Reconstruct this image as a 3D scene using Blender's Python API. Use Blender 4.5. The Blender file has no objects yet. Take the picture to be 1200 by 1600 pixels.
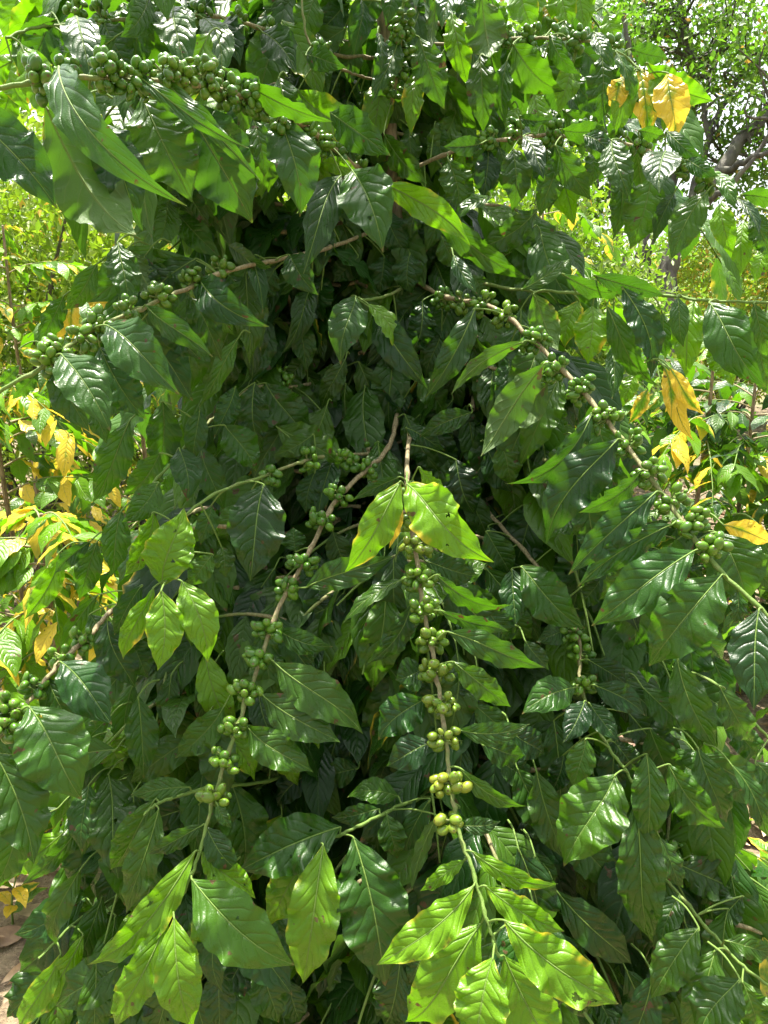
import bpy, math, random
import numpy as np
from mathutils import Vector

# ------------------------------------------------------------------ camera, sky, sun, exposure
scene = bpy.context.scene
COL = scene.collection
CAM_H = 1.45
PITCH = math.radians(14.5)
FPX = 1164.0                     # focal length in photo pixels (1200 x 1600)
cam_data = bpy.data.cameras.new("camera")
cam = bpy.data.objects.new("camera", cam_data)
COL.objects.link(cam)
cam.location = (0, 0, CAM_H)
cam.rotation_euler = (math.radians(90) - PITCH, 0, 0)
cam_data.sensor_fit = 'VERTICAL'
cam_data.sensor_height = 36.0
cam_data.lens = 36.0 * FPX / 1600.0
cam_data.clip_start = 0.02
cam_data.clip_end = 1000
scene.camera = cam

SUN_DIR = Vector((-0.06, 0.26, 0.90)).normalized()      # direction towards the sun
sun_el = math.asin(SUN_DIR.z)
sun_rot = math.atan2(SUN_DIR.x, SUN_DIR.y)
world = bpy.data.worlds.new("World")
scene.world = world
world.use_nodes = True
wn = world.node_tree.nodes
wl = world.node_tree.links
for n in list(wn):
    wn.remove(n)
w_out = wn.new('ShaderNodeOutputWorld')
w_bg = wn.new('ShaderNodeBackground')
w_sky = wn.new('ShaderNodeTexSky')
w_sky.sky_type = 'NISHITA'
w_sky.sun_disc = False
w_sky.sun_elevation = sun_el
w_sky.sun_rotation = sun_rot
w_sky.air_density = 1.0
w_sky.dust_density = 4.0
w_sky.ozone_density = 0.6
w_bg.inputs['Strength'].default_value = 0.125
w_hs = wn.new('ShaderNodeHueSaturation')      # thin bright cloud: a paler sky
w_hs.inputs['Saturation'].default_value = 0.25
w_hs.inputs['Value'].default_value = 1.1
wl.new(w_sky.outputs[0], w_hs.inputs['Color'])
wl.new(w_hs.outputs[0], w_bg.inputs[0])
wl.new(w_bg.outputs[0], w_out.inputs[0])

sun_data = bpy.data.lights.new("sun", 'SUN')
sun_data.energy = 4.4
sun_data.angle = math.radians(0.55)
sun_data.color = (1.0, 0.94, 0.82)
sun = bpy.data.objects.new("sun", sun_data)
COL.objects.link(sun)
sun.location = (2, 3, 8)
sun.rotation_euler = SUN_DIR.to_track_quat('Z', 'Y').to_euler()

scene.view_settings.view_transform = 'Standard'
scene.view_settings.look = 'None'
scene.view_settings.exposure = 1.76
scene.view_settings.gamma = 1.0
scene.view_settings.use_curve_mapping = False

rng = np.random.default_rng(11)
random.seed(7)
cp, sp = math.cos(PITCH), math.sin(PITCH)
CAM = np.array((0, 0, CAM_H))
AX_R = np.array((1.0, 0, 0))
AX_F = np.array((0, cp, -sp))
AX_U = np.array((0, sp, cp))


def P(px, py, d):
    """a point of the place seen at photo pixel px,py, d metres in front of the camera"""
    px = np.asarray(px, float); py = np.asarray(py, float); d = np.asarray(d, float)
    return (CAM + AX_F * d[..., None] + AX_R * ((px - 600) / FPX * d)[..., None]
            - AX_U * ((py - 800) / FPX * d)[..., None])


def pix(p):
    q = np.asarray(p) - CAM
    d = q @ AX_F
    dd = np.where(np.abs(d) < 1e-6, 1e-6, d)
    return 600 + FPX * (q @ AX_R) / dd, 800 - FPX * (q @ AX_U) / dd, d


# ------------------------------------------------------------------ materials
def new_mat(name):
    m = bpy.data.materials.new(name)
    m.use_nodes = True
    nt = m.node_tree
    for n in list(nt.nodes):
        nt.nodes.remove(n)
    return m, nt, nt.nodes, nt.links


class NB:
    """small helper for writing node trees"""
    def __init__(s, nt):
        s.nt = nt; s.n = nt.nodes; s.l = nt.links

    def put(s, sock, v):
        if isinstance(v, bpy.types.NodeSocket):
            s.l.new(v, sock)
        elif v is not None:
            if isinstance(v, (tuple, list)) and len(v) == 3 and sock.type == 'RGBA':
                v = (*v, 1)
            sock.default_value = v

    def math(s, op, a, b=None, c=None, clamp=False):
        n = s.n.new('ShaderNodeMath'); n.operation = op; n.use_clamp = clamp
        s.put(n.inputs[0], a)
        if b is not None: s.put(n.inputs[1], b)
        if c is not None: s.put(n.inputs[2], c)
        return n.outputs[0]

    def mix(s, f, a, b, mode='MIX'):
        n = s.n.new('ShaderNodeMix'); n.data_type = 'RGBA'; n.blend_type = mode
        s.put(n.inputs[0], f); s.put(n.inputs[6], a); s.put(n.inputs[7], b)
        return n.outputs[2]

    def smooth(s, x, lo, hi, a=0.0, b=1.0):
        n = s.n.new('ShaderNodeMapRange'); n.interpolation_type = 'SMOOTHSTEP'
        s.put(n.inputs[0], x); s.put(n.inputs[1], lo); s.put(n.inputs[2], hi)
        s.put(n.inputs[3], a); s.put(n.inputs[4], b)
        return n.outputs[0]

    def noise(s, vec, scale, detail=2.0, rough=0.5, w=None):
        n = s.n.new('ShaderNodeTexNoise')
        if w is not None:
            n.noise_dimensions = '4D'; s.put(n.inputs['W'], w)
        s.put(n.inputs['Vector'], vec)
        n.inputs['Scale'].default_value = scale
        n.inputs['Detail'].default_value = detail
        n.inputs['Roughness'].default_value = rough
        return n.outputs[0]


def leaf_material(name, mature_a, mature_b, young, yellow, rough_top=0.28, veins=8.0, trans=0.34, bump=0.5, fine=True):
    m, nt, N, L = new_mat(name)
    b = NB(nt)
    out = N.new('ShaderNodeOutputMaterial')
    at = N.new('ShaderNodeAttribute'); at.attribute_name = 'tint'
    sep = N.new('ShaderNodeSeparateColor'); L.new(at.outputs['Color'], sep.inputs[0])
    yng, rnd, yel = sep.outputs[0], sep.outputs[1], sep.outputs[2]
    tc = N.new('ShaderNodeTexCoord')
    geo = N.new('ShaderNodeNewGeometry')
    back = geo.outputs['Backfacing']
    obj = tc.outputs['Object']
    mature = b.mix(rnd, mature_a, mature_b)
    base = b.mix(yng, mature, young)
    tr_m = (0.060, 0.185, 0.006) if fine else tuple(min(1, c * k) for c, k in zip(mature_b, (1.2, 2.0, 0.4)))
    tr_y = tuple(min(1, c * k) for c, k in zip(young, (1.5, 1.75, 0.6)))
    trc = b.mix(yng, tr_m, tr_y)
    if fine:
        uvs = N.new('ShaderNodeSeparateXYZ'); L.new(tc.outputs['UV'], uvs.inputs[0])
        u = uvs.outputs[0]
        av = b.math('ABSOLUTE', b.math('MULTIPLY_ADD', uvs.outputs[1], 2.0, -1.0))
        w4 = b.math('MULTIPLY', rnd, 37.0)
        wob = b.noise(tc.outputs['UV'], 3.0, 1.0, 0.5, w4)
        # curved side veins leaving the midrib towards the tip
        ph = b.math('SUBTRACT', b.math('MULTIPLY', u, veins),
                    b.math('MULTIPLY', b.math('POWER', av, 1.3), 2.1))
        ph = b.math('ADD', ph, b.math('MULTIPLY', wob, 0.9))
        saw = b.math('ABSOLUTE', b.math('SUBTRACT', b.math('FRACT', ph), 0.5))    # 0.5 on the vein
        side = b.smooth(saw, 0.44, 0.5)
        side = b.math('MULTIPLY', side, b.smooth(av, 0.97, 0.7))
        mid = b.smooth(av, 0.075, 0.02)
        vein = b.math('MAXIMUM', mid, b.math('MULTIPLY', side, 0.45), clamp=True)
        blot = b.noise(obj, 38.0, 3.0, 0.6)
        fineN = b.noise(obj, 260.0, 2.0, 0.6)
        base = b.mix(b.smooth(blot, 0.35, 0.7, 0.0, 0.35), base, b.mix(1.0, base, (1.5, 1.35, 1.0), 'MULTIPLY'))
        # yellow margins and patches: part leaf colour, part painted backlit highlight
        edge = b.math('ADD', b.math('MULTIPLY', av, 0.45), b.math('MULTIPLY', blot, 0.9))
        edge = b.math('ADD', edge, b.math('MULTIPLY_ADD', yel, 0.95, -1.0))
        yf = b.math('MULTIPLY', b.smooth(edge, 0.0, 0.28), b.smooth(yel, 0.02, 0.15))
        base = b.mix(yf, base, yellow)
        trc = b.mix(yf, trc, tuple(min(1, c * 1.15) for c in yellow))
        base = b.mix(b.math('MULTIPLY', vein, 0.36), base, b.mix(yng, (0.085, 0.16, 0.04), (0.26, 0.40, 0.08)))
        trc = b.mix(b.math('MULTIPLY', vein, 0.5), trc, b.mix(1.0, trc, (0.55, 0.5, 0.5), 'MULTIPLY'))
        # rust spots, sparse
        spot = b.noise(obj, 62.0, 2.0, 0.5)
        sf = b.math('MULTIPLY', b.smooth(spot, 0.695, 0.715), b.smooth(fineN, 0.3, 0.5))
        base = b.mix(b.math('MULTIPLY', sf, 0.9), base, (0.12, 0.070, 0.032))
        trc = b.mix(sf, trc, (0.08, 0.03, 0.01))
        # dusty pale film
        base = b.mix(b.smooth(fineN, 0.55, 0.85, 0.0, 0.05), base, (0.26, 0.30, 0.18))
        # browned tips
        tip = b.math('ADD', u, b.math('MULTIPLY', blot, 0.09))
        base = b.mix(b.math('MULTIPLY', b.smooth(tip, 1.0, 1.03), b.smooth(rnd, 0.35, 0.5)), base, (0.17, 0.09, 0.035))
        under = b.mix(0.55, base, (0.10, 0.17, 0.045))
        under = b.mix(b.math('MULTIPLY', vein, 0.35), under, (0.30, 0.36, 0.14))
        col = b.mix(back, base, under)
        # quilting between the veins
        h = b.math('SUBTRACT', 1.0, b.math('POWER', b.math('MULTIPLY', saw, 2.0), 3.5))
        h = b.math('MULTIPLY', h, b.smooth(av, 1.0, 0.55))
        h = b.math('SUBTRACT', h, b.math('MULTIPLY', mid, 0.7))
        h = b.math('ADD', h, b.math('MULTIPLY', blot, 0.55))
        vo = N.new('ShaderNodeTexVoronoi'); vo.feature = 'DISTANCE_TO_EDGE'; vo.inputs['Scale'].default_value = 420.0
        L.new(obj, vo.inputs['Vector'])
        h = b.math('ADD', h, b.math('MULTIPLY', fineN, 0.16))
        h = b.math('ADD', h, b.math('MULTIPLY', b.smooth(vo.outputs['Distance'], 0.0, 0.25), 0.09))
        bp = N.new('ShaderNodeBump')
        bp.inputs['Strength'].default_value = bump
        bp.inputs['Distance'].default_value = 0.0022
        L.new(h, bp.inputs['Height'])
        nrm = bp.outputs[0]
        rr = b.math('ADD', b.smooth(b.math('ADD', b.math('MULTIPLY', blot, .6), b.math('MULTIPLY', fineN, .4)), 0.3, 0.7, rough_top - 0.06, rough_top + 0.18), b.math('MULTIPLY', back, 0.22))
    else:
        blot = b.noise(obj, 2.2, 2.0, 0.6)
        base = b.mix(b.smooth(yel, 0.3, 0.8), base, yellow)
        trc = b.mix(b.smooth(yel, 0.3, 0.8), trc, yellow)
        col = b.mix(b.smooth(blot, 0.35, 0.7, 0.0, 0.4), base, b.mix(1.0, base, (1.45, 1.3, 1.0), 'MULTIPLY'))
        nrm = None
        rr = rough_top
    pr = N.new('ShaderNodeBsdfPrincipled')
    b.put(pr.inputs['Base Color'], col)
    b.put(pr.inputs['Roughness'], rr)
    pr.inputs['IOR'].default_value = 1.47 if fine else 1.42
    tl = N.new('ShaderNodeBsdfTranslucent')
    b.put(tl.inputs['Color'], trc)
    if nrm is not None:
        L.new(nrm, pr.inputs['Normal'])
    mx = N.new('ShaderNodeMixShader')
    mx.inputs[0].default_value = trans
    L.new(pr.outputs[0], mx.inputs[1]); L.new(tl.outputs[0], mx.inputs[2])
    L.new(mx.outputs[0], out.inputs[0])
    return m


M_LEAF = leaf_material('coffee_leaf', (0.007, 0.033, 0.006), (0.018, 0.076, 0.009), (0.135, 0.300, 0.006), (0.74, 0.54, 0.045))
M_BACKLEAF = leaf_material('shrub_leaf', (0.06, 0.11, 0.022), (0.12, 0.19, 0.035), (0.28, 0.36, 0.04), (0.62, 0.42, 0.06),
                           rough_top=0.42, fine=False, trans=0.32)
M_TREELEAF = leaf_material('tree_leaf', (0.055, 0.10, 0.025), (0.10, 0.18, 0.04), (0.17, 0.26, 0.04), (0.5, 0.33, 0.06),
                           rough_top=0.5, fine=False, trans=0.36)


def bark_material(name, c1, c2, scale, green=None):
    m, nt, N, L = new_mat(name)
    b = NB(nt)
    out = N.new('ShaderNodeOutputMaterial')
    tc = N.new('ShaderNodeTexCoord')
    mp = N.new('ShaderNodeMapping'); mp.inputs['Scale'].default_value = (1, 1, 0.22)
    L.new(tc.outputs['Object'], mp.inputs[0])
    n1 = b.noise(mp.outputs[0], scale, 5.0, 0.65)
    n2 = b.noise(tc.outputs['Object'], scale * 0.3, 2.0, 0.5)
    col = b.mix(b.smooth(n1, 0.3, 0.7), c1, c2)
    if green:
        at = N.new('ShaderNodeAttribute'); at.attribute_name = 'tint'
        sep = N.new('ShaderNodeSeparateColor'); L.new(at.outputs['Color'], sep.inputs[0])
        f = b.math('ADD', sep.outputs[0], b.math('MULTIPLY_ADD', n2, 0.6, -0.3), clamp=True)
        col = b.mix(b.smooth(f, 0.25, 0.75), col, green)
    else:
        col = b.mix(b.smooth(n2, 0.5, 0.75, 0.0, 0.5), col, (0.09, 0.11, 0.04))
    pr = N.new('ShaderNodeBsdfPrincipled')
    L.new(col, pr.inputs['Base Color'])
    pr.inputs['Roughness'].default_value = 0.72
    bp = N.new('ShaderNodeBump'); bp.inputs['Strength'].default_value = 0.7
    bp.inputs['Distance'].default_value = 0.6 / scale
    L.new(n1, bp.inputs['Height']); L.new(bp.outputs[0], pr.inputs['Normal'])
    L.new(pr.outputs[0], out.inputs[0])
    return m


M_TWIG = bark_material('coffee_twig', (0.17, 0.13, 0.065), (0.36, 0.30, 0.165), 320, green=(0.13, 0.22, 0.035))
M_STEM = bark_material('coffee_bark', (0.10, 0.065, 0.035), (0.34, 0.25, 0.15), 170)
M_BARK = bark_material('tree_bark', (0.04, 0.036, 0.03), (0.13, 0.12, 0.095), 14)


def berry_material():
    m, nt, N, L = new_mat('coffee_berry')
    b = NB(nt)
    out = N.new('ShaderNodeOutputMaterial')
    at = N.new('ShaderNodeAttribute'); at.attribute_name = 'tint'
    sep = N.new('ShaderNodeSeparateColor'); L.new(at.outputs['Color'], sep.inputs[0])
    tc = N.new('ShaderNodeTexCoord')
    n1 = b.noise(tc.outputs['Object'], 140.0, 3.0, 0.55)
    n2 = b.noise(tc.outputs['Object'], 900.0, 2.0, 0.6)
    col = b.mix(sep.outputs[1], (0.045, 0.130, 0.010), (0.095, 0.215, 0.014))
    col = b.mix(b.math('MULTIPLY', sep.outputs[0], b.smooth(n1, 0.3, 0.65, 0.35, 1.0)), col, (0.36, 0.33, 0.035))
    col = b.mix(b.smooth(n2, 0.62, 0.78, 0.0, 0.18), col, (0.30, 0.36, 0.08))
    col = b.mix(b.smooth(sep.outputs[2], 0.35, 0.9), col, (0.10, 0.065, 0.025))
    pr = N.new('ShaderNodeBsdfPrincipled')
    L.new(col, pr.inputs['Base Color'])
    pr.inputs['Roughness'].default_value = 0.30
    pr.inputs['Subsurface Weight'].default_value = 0.12
    pr.inputs['Subsurface Radius'].default_value = (0.004, 0.006, 0.002)
    pr.inputs['Subsurface Scale'].default_value = 0.5
    bp = N.new('ShaderNodeBump'); bp.inputs['Strength'].default_value = 0.15
    bp.inputs['Distance'].default_value = 0.001
    L.new(n1, bp.inputs['Height']); L.new(bp.outputs[0], pr.inputs['Normal'])
    L.new(pr.outputs[0], out.inputs[0])
    return m


M_BERRY = berry_material()


def litter_material():
    m, nt, N, L = new_mat('dry_leaf')
    b = NB(nt)
    out = N.new('ShaderNodeOutputMaterial')
    at = N.new('ShaderNodeAttribute'); at.attribute_name = 'tint'
    sep = N.new('ShaderNodeSeparateColor'); L.new(at.outputs['Color'], sep.inputs[0])
    tc = N.new('ShaderNodeTexCoord')
    n1 = b.noise(tc.outputs['Object'], 60.0, 3.0, 0.6)
    col = b.mix(sep.outputs[1], (0.20, 0.11, 0.06), (0.62, 0.47, 0.29))
    col = b.mix(sep.outputs[0], col, (0.55, 0.36, 0.08))
    col = b.mix(b.smooth(n1, 0.3, 0.7, 0.0, 0.4), col, (0.09, 0.045, 0.03))
    pr = N.new('ShaderNodeBsdfPrincipled')
    L.new(col, pr.inputs['Base Color'])
    pr.inputs['Roughness'].default_value = 0.62
    L.new(pr.outputs[0], out.inputs[0])
    return m


M_LITTER = litter_material()


def ground_material():
    m, nt, N, L = new_mat('forest_floor')
    b = NB(nt)
    out = N.new('ShaderNodeOutputMaterial')
    tc = N.new('ShaderNodeTexCoord')
    n1 = b.noise(tc.outputs['Object'], 1.1, 4.0, 0.6)
    n2 = b.noise(tc.outputs['Object'], 14.0, 5.0, 0.7)
    n3 = b.noise(tc.outputs['Object'], 90.0, 3.0, 0.6)
    col = b.mix(b.smooth(n2, 0.35, 0.65), (0.09, 0.062, 0.036), (0.22, 0.17, 0.10))
    col = b.mix(b.smooth(n3, 0.45, 0.75, 0.0, 0.6), col, (0.36, 0.26, 0.17))
    col = b.mix(b.smooth(n1, 0.52, 0.7, 0.0, 0.7), col, (0.10, 0.15, 0.035))
    pr = N.new('ShaderNodeBsdfPrincipled')
    L.new(col, pr.inputs['Base Color']); pr.inputs['Roughness'].default_value = 0.9
    bp = N.new('ShaderNodeBump'); bp.inputs['Distance'].default_value = 0.03
    L.new(n2, bp.inputs['Height']); L.new(bp.outputs[0], pr.inputs['Normal'])
    L.new(pr.outputs[0], out.inputs[0])
    return m


# ------------------------------------------------------------------ mesh helpers
class Acc:
    """collects triangles / quads with uv and tint and links them as ONE mesh object"""
    def __init__(s):
        s.v = []; s.f = []; s.uv = []; s.t = []; s.m = []; s.n = 0

    def add(s, verts, faces, uv=None, tint=(0, 0.5, 0), mat=0):
        verts = np.asarray(verts, np.float32); k = len(verts)
        faces = np.asarray(faces, np.int32)
        s.v.append(verts); s.f.append(faces + s.n)
        s.uv.append(np.zeros((k, 2), np.float32) if uv is None else np.asarray(uv, np.float32))
        t = np.asarray(tint, np.float32)
        if t.ndim == 1: t = np.tile(t, (k, 1))
        s.t.append(t)
        s.m.append(np.full(len(faces), mat, np.int32))
        s.n += k

    def build(s, name, mats, parent=None, origin=None, smooth=True):
        me = bpy.data.meshes.new(name)
        v = np.concatenate(s.v); uv = np.concatenate(s.uv); t = np.concatenate(s.t); mi = np.concatenate(s.m)
        o0 = np.zeros(3, np.float32) if origin is None else np.asarray(origin, np.float32)
        vv = v - o0
        sizes = np.concatenate([np.full(len(f), f.shape[1], np.int32) for f in s.f])
        loops = np.concatenate([f.reshape(-1) for f in s.f]).astype(np.int32)
        me.vertices.add(len(vv)); me.vertices.foreach_set('co', vv.reshape(-1))
        me.loops.add(len(loops)); me.loops.foreach_set('vertex_index', loops)
        me.polygons.add(len(sizes))
        me.polygons.foreach_set('loop_start', np.concatenate(([0], np.cumsum(sizes)[:-1])).astype(np.int32))
        me.polygons.foreach_set('loop_total', sizes)
        me.polygons.foreach_set('material_index', mi)
        me.polygons.foreach_set('use_smooth', np.full(len(sizes), smooth))
        ul = me.uv_layers.new(name='UVMap')
        ul.data.foreach_set('uv', uv[loops].reshape(-1))
        a = me.attributes.new('tint', 'FLOAT_COLOR', 'POINT')
        tt = np.concatenate([t, np.ones((len(t), 1), np.float32)], 1).astype(np.float32)
        a.data.foreach_set('color', tt.reshape(-1))
        for m in (mats if isinstance(mats, (list, tuple)) else [mats]):
            me.materials.append(m)
        me.update(calc_edges=True)
        me.validate()
        o = bpy.data.objects.new(name, me)
        COL.objects.link(o)
        o.location = [float(c) for c in o0]
        if parent is not None:
            o.parent = parent
            pl = np.zeros(3)
            q = parent
            while q is not None:
                pl += np.array(q.location); q = q.parent
            o.location = [float(c) for c in (o0 - pl)]
        return o


def tag(o, label=None, cat=None, group=None, kind=None):
    if label: o['label'] = label
    if cat: o['category'] = cat
    if group: o['group'] = group
    if kind: o['kind'] = kind
    return o


def empty(name, loc):
    o = bpy.data.objects.new(name, None)
    COL.objects.link(o)
    o.empty_display_size = 0.1
    o.location = loc
    return o


def norm(a):
    return a / np.maximum(np.linalg.norm(a, axis=-1, keepdims=True), 1e-9)


PU = np.array([0, .03, .10, .20, .32, .45, .58, .70, .80, .88, .94, 1.0])
PW = np.array([.03, .12, .38, .70, .93, 1.0, .94, .77, .54, .30, .13, .01])


def leaf_batch(Pb, Pt, Nn, W, arch, fold, wave, freq, phase, twist, bend, nu=10, nv=4, hole=None):
    """n leaves at once: Pb,Pt,Nn (n,3); the others (n,). Returns verts (n,k,3), quads, uv (k,2)"""
    n = len(Pb)
    u = np.linspace(0, 1, nu + 1)
    v = np.linspace(-1, 1, nv + 1)
    U, V = np.meshgrid(u, v, indexing='ij')
    U = U.reshape(-1)[None]; V = V.reshape(-1)[None]
    ex = Pt - Pb
    Ln = np.linalg.norm(ex, axis=1)
    ex = norm(ex)
    ez = norm(Nn - (Nn * ex).sum(1, keepdims=True) * ex)
    ey = np.cross(ez, ex)
    c = lambda a: np.asarray(a, float).reshape(-1, 1)
    Ln_, W, arch, fold, wave, freq, phase, twist, bend = map(c, (Ln, W, arch, fold, wave, freq, phase, twist, bend))
    half = np.interp(U, PU, PW) * W * 0.5
    y = V * half
    side = np.sign(V)
    av = np.abs(V)
    und = np.sin(2 * np.pi * (freq * U + phase + side * 0.21)) + 0.45 * np.sin(2 * np.pi * (freq * 2.3 * U + phase * 3.1 - side * .3))
    z = arch * Ln_ * 4 * U * (1 - U) - fold * np.abs(y) * -1 * (1 - 0.35 * av) + wave * W * und * av ** 1.8 * np.minimum(1, half / (W * 0.5) * 1.3)
    z = z - c(rng.uniform(-.01, .18, n)) * Ln_ * U ** 3.2
    y = y * (1 + 0.035 * np.sin(2 * np.pi * (freq * 1.7 * U + phase * 5 + side)))
    th = twist * (U - 0.35)
    y2 = y * np.cos(th) - z * np.sin(th) * 1.0
    z2 = y * np.sin(th) + z * np.cos(th)
    z2 = z2
    yy = y2 + bend * Ln_ * 4 * U * (1 - U)
    co = Pb[:, None] + ex[:, None] * (U * Ln_)[..., None] + ey[:, None] * yy[..., None] + ez[:, None] * z2[..., None]
    I = np.arange((nu + 1) * (nv + 1)).reshape(nu + 1, nv + 1)
    q = np.stack([I[:-1, :-1], I[1:, :-1], I[1:, 1:], I[:-1, 1:]], -1).reshape(-1, 4)
    uv = np.stack([U[0], V[0] * 0.5 + 0.5], 1)
    return co, q, uv


def spline(pts, step=None, n=None):
    """Catmull-Rom through rows of pts"""
    pts = np.asarray(pts, float)
    if len(pts) < 3:
        pts = np.array([pts[0], (pts[0] + pts[1]) / 2, pts[1]])
    p = np.vstack([2 * pts[0] - pts[1], pts, 2 * pts[-1] - pts[-2]])
    out = []
    m = n or 6
    for i in range(1, len(p) - 2):
        for t in np.linspace(0, 1, m, endpoint=False):
            out.append(0.5 * ((2 * p[i]) + (-p[i - 1] + p[i + 1]) * t + (2 * p[i - 1] - 5 * p[i] + 4 * p[i + 1] - p[i + 2]) * t * t
                              + (-p[i - 1] + 3 * p[i] - 3 * p[i + 1] + p[i + 2]) * t ** 3))
    out.append(p[-2])
    return np.array(out)


def tube(acc, path, rad, sides=8, tint=(0, .5, 0), mat=0, cap=True):
    path = np.asarray(path, float); n = len(path)
    rad = np.broadcast_to(np.asarray(rad, float), (n,))
    T = norm(np.gradient(path, axis=0))
    ref = np.array((0.13, 0.21, 0.97)) if abs(T[0][2]) < 0.9 else np.array((1.0, .1, 0))
    a = norm(np.cross(T, ref)); bb = np.cross(T, a)
    ang = np.linspace(0, 2 * np.pi, sides, endpoint=False)
    ring = path[:, None] + rad[:, None, None] * (a[:, None] * np.cos(ang)[None, :, None] + bb[:, None] * np.sin(ang)[None, :, None])
    I = np.arange(n * sides).reshape(n, sides)
    J = np.roll(I, -1, axis=1)
    q = np.stack([I[:-1], J[:-1], J[1:], I[1:]], -1).reshape(-1, 4)
    tt = np.asarray(tint, float)
    if tt.ndim == 2: tt = np.repeat(tt, sides, axis=0)
    V = ring.reshape(-1, 3)
    acc.add(V, q, None, tt, mat)
    if cap:
        tl = tt[-1] if tt.ndim == 2 else tt
        acc.add(np.vstack([ring[-1], path[-1] + T[-1] * rad[-1] * .7]),
                np.array([[i, (i + 1) % sides, sides] for i in range(sides)]), None, tl, mat)


# ------------------------------------------------------------------ the coffee plant: branches
# name of branch: list of (px, py, depth m), thickness at start and end in mm, how green at the start / end
BR = {
    'topleft':   ([(606, 290, 1.15), (560, 262, 1.05), (500, 215, .94), (430, 170, .84), (345, 142, .76), (240, 124, .70), (130, 122, .655), (60, 128, .64), (-60, 150, .62)], 7, 4, .1, .8),
    'topupper':  ([(596, 90, 1.16), (520, 85, 1.12), (440, 55, 1.06), (330, 25, .98), (230, 29, .93), (140, 33, .90), (50, 45, .86), (10, 60, .84)], 6, 3, .2, .9),
    'leftmid':   ([(612, 350, 1.2), (520, 385, 1.10), (440, 405, 1.0), (350, 425, .92), (290, 452, .87), (230, 478, .83), (150, 512, .79), (60, 578, .74), (-30, 625, .72)], 6, 4, .1, .8),
    'leftlow':   ([(630, 760, 1.2), (430, 840, 1.1), (260, 900, .98), (180, 950, .90), (140, 993, .85), (95, 1035, .81), (50, 1090, .775), (10, 1140, .75), (-50, 1200, .73)], 6, 4, .1, .5),
    'centreleft': ([(622, 640, 1.14), (606, 700, 1.06), (560, 745, 1.0), (520, 790, .97), (480, 868, .93), (438, 945, .89), (405, 1035, .86), (372, 1130, .83), (335, 1245, .80), (312, 1330, .78), (285, 1400, .765), (264, 1432, .76)], 7, 3, .0, 1.0),
    'centre':    ([(640, 660, 1.15), (636, 740, .93), (648, 850, .88), (660, 940, .85), (676, 1020, .82), (690, 1110, .79), (703, 1210, .765), (715, 1290, .745), (742, 1370, .72), (762, 1440, .70), (780, 1496, .69)], 6, 3.2, .1, 1.0),
    'right':     ([(645, 440, 1.2), (700, 465, 1.08), (770, 480, 1.0), (830, 530, .95), (890, 590, .90), (955, 665, .85), (1015, 745, .80), (1070, 820, .765), (1120, 885, .74), (1200, 962, .71), (1280, 1040, .70)], 6.5, 4, .1, .9),
    'upright':   ([(618, 280, 1.16), (690, 243, 1.10), (760, 222, 1.07), (850, 212, 1.03), (930, 216, 1.0), (1000, 232, .97), (1060, 255, .95), (1110, 285, .93), (1160, 312, .91), (1230, 345, .90)], 6, 3, .0, .8),
    'topright':  ([(604, 60, 1.18), (700, 70, 1.12), (780, 62, 1.08), (860, 60, 1.04), (930, 66, 1.01), (975, 90, .99), (1010, 118, .97)], 5, 3, .2, .9),
    'farright':  ([(640, 470, 1.25), (720, 440, 1.15), (800, 452, 1.04), (900, 457, .98), (1020, 460, .93), (1110, 470, .89), (1230, 474, .85)], 5, 3, .5, 1.0),
    'midleft':   ([(630, 690, 1.16), (575, 708, 1.08), (520, 712, 1.03), (470, 722, .98), (400, 748, .92), (330, 775, .87), (270, 830, .84), (262, 905, .82)], 5, 3, .3, 1.0),
    'lowright':  ([(700, 740, 1.2), (762, 800, 1.08), (836, 880, 1.0), (880, 930, .97), (905, 1000, .95), (908, 1070, .925), (940, 1150, .89), (985, 1215, .86), (1005, 1260, .85)], 6, 3, .0, 1.0),
    'bottommid': ([(664, 1100, 1.05), (672, 1225, .95), (610, 1265, .89), (550, 1296, .85), (500, 1320, .83)], 5, 3, .8, 1.0),
    'bottomright': ([(900, 1250, 1.1), (1000, 1330, .98), (1062, 1400, .90), (1110, 1455, .86), (1160, 1510, .83), (1230, 1560, .80)], 5, 3, .6, 1.0),
    'lowleft':   ([(560, 1180, 1.12), (420, 1220, .98), (335, 1230, .90), (290, 1240, .87), (245, 1255, .85), (225, 1275, .84)], 5, 3, .8, 1.0),
    'upshoot':   ([(606, 190, 1.15), (616, 140, 1.09), (623, 90, 1.05), (628, 30, 1.02), (632, -40, 1.0)], 5, 3, .2, .9),
    'topinner':  ([(602, 130, 1.16), (560, 118, 1.10), (520, 100, 1.04), (480, 60, 1.02), (470, -20, 1.02)], 4, 3, .1, .6),
    'lowbrown':  ([(650, 960, 1.1), (660, 1100, 1.0), (664, 1190, .96), (672, 1260, .95), (682, 1340, .96)], 5, 4, .0, .1),
    'lefthang':  ([(600, 560, 1.25), (480, 600, 1.14), (400, 605, 1.06), (350, 640, 1.0), (318, 668, .97), (280, 710, .93), (225, 770, .90)], 5, 3, .3, .8),
    'rightedge': ([(760, 1020, 1.25), (900, 1010, 1.12), (1040, 1040, 1.02), (1120, 1070, .95), (1180, 1130, .91), (1240, 1200, .9)], 5, 3, .5, 1.0),
    'middeep':   ([(640, 430, 1.22), (620, 455, 1.12), (575, 468, 1.05), (548, 462, 1.0)], 5, 3, .5, .9),
    'leftbottom': ([(420, 1260, 1.2), (300, 1330, 1.1), (200, 1390, 1.02), (120, 1440, .97), (60, 1500, .94)], 5, 3, .6, 1.0),
}

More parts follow.
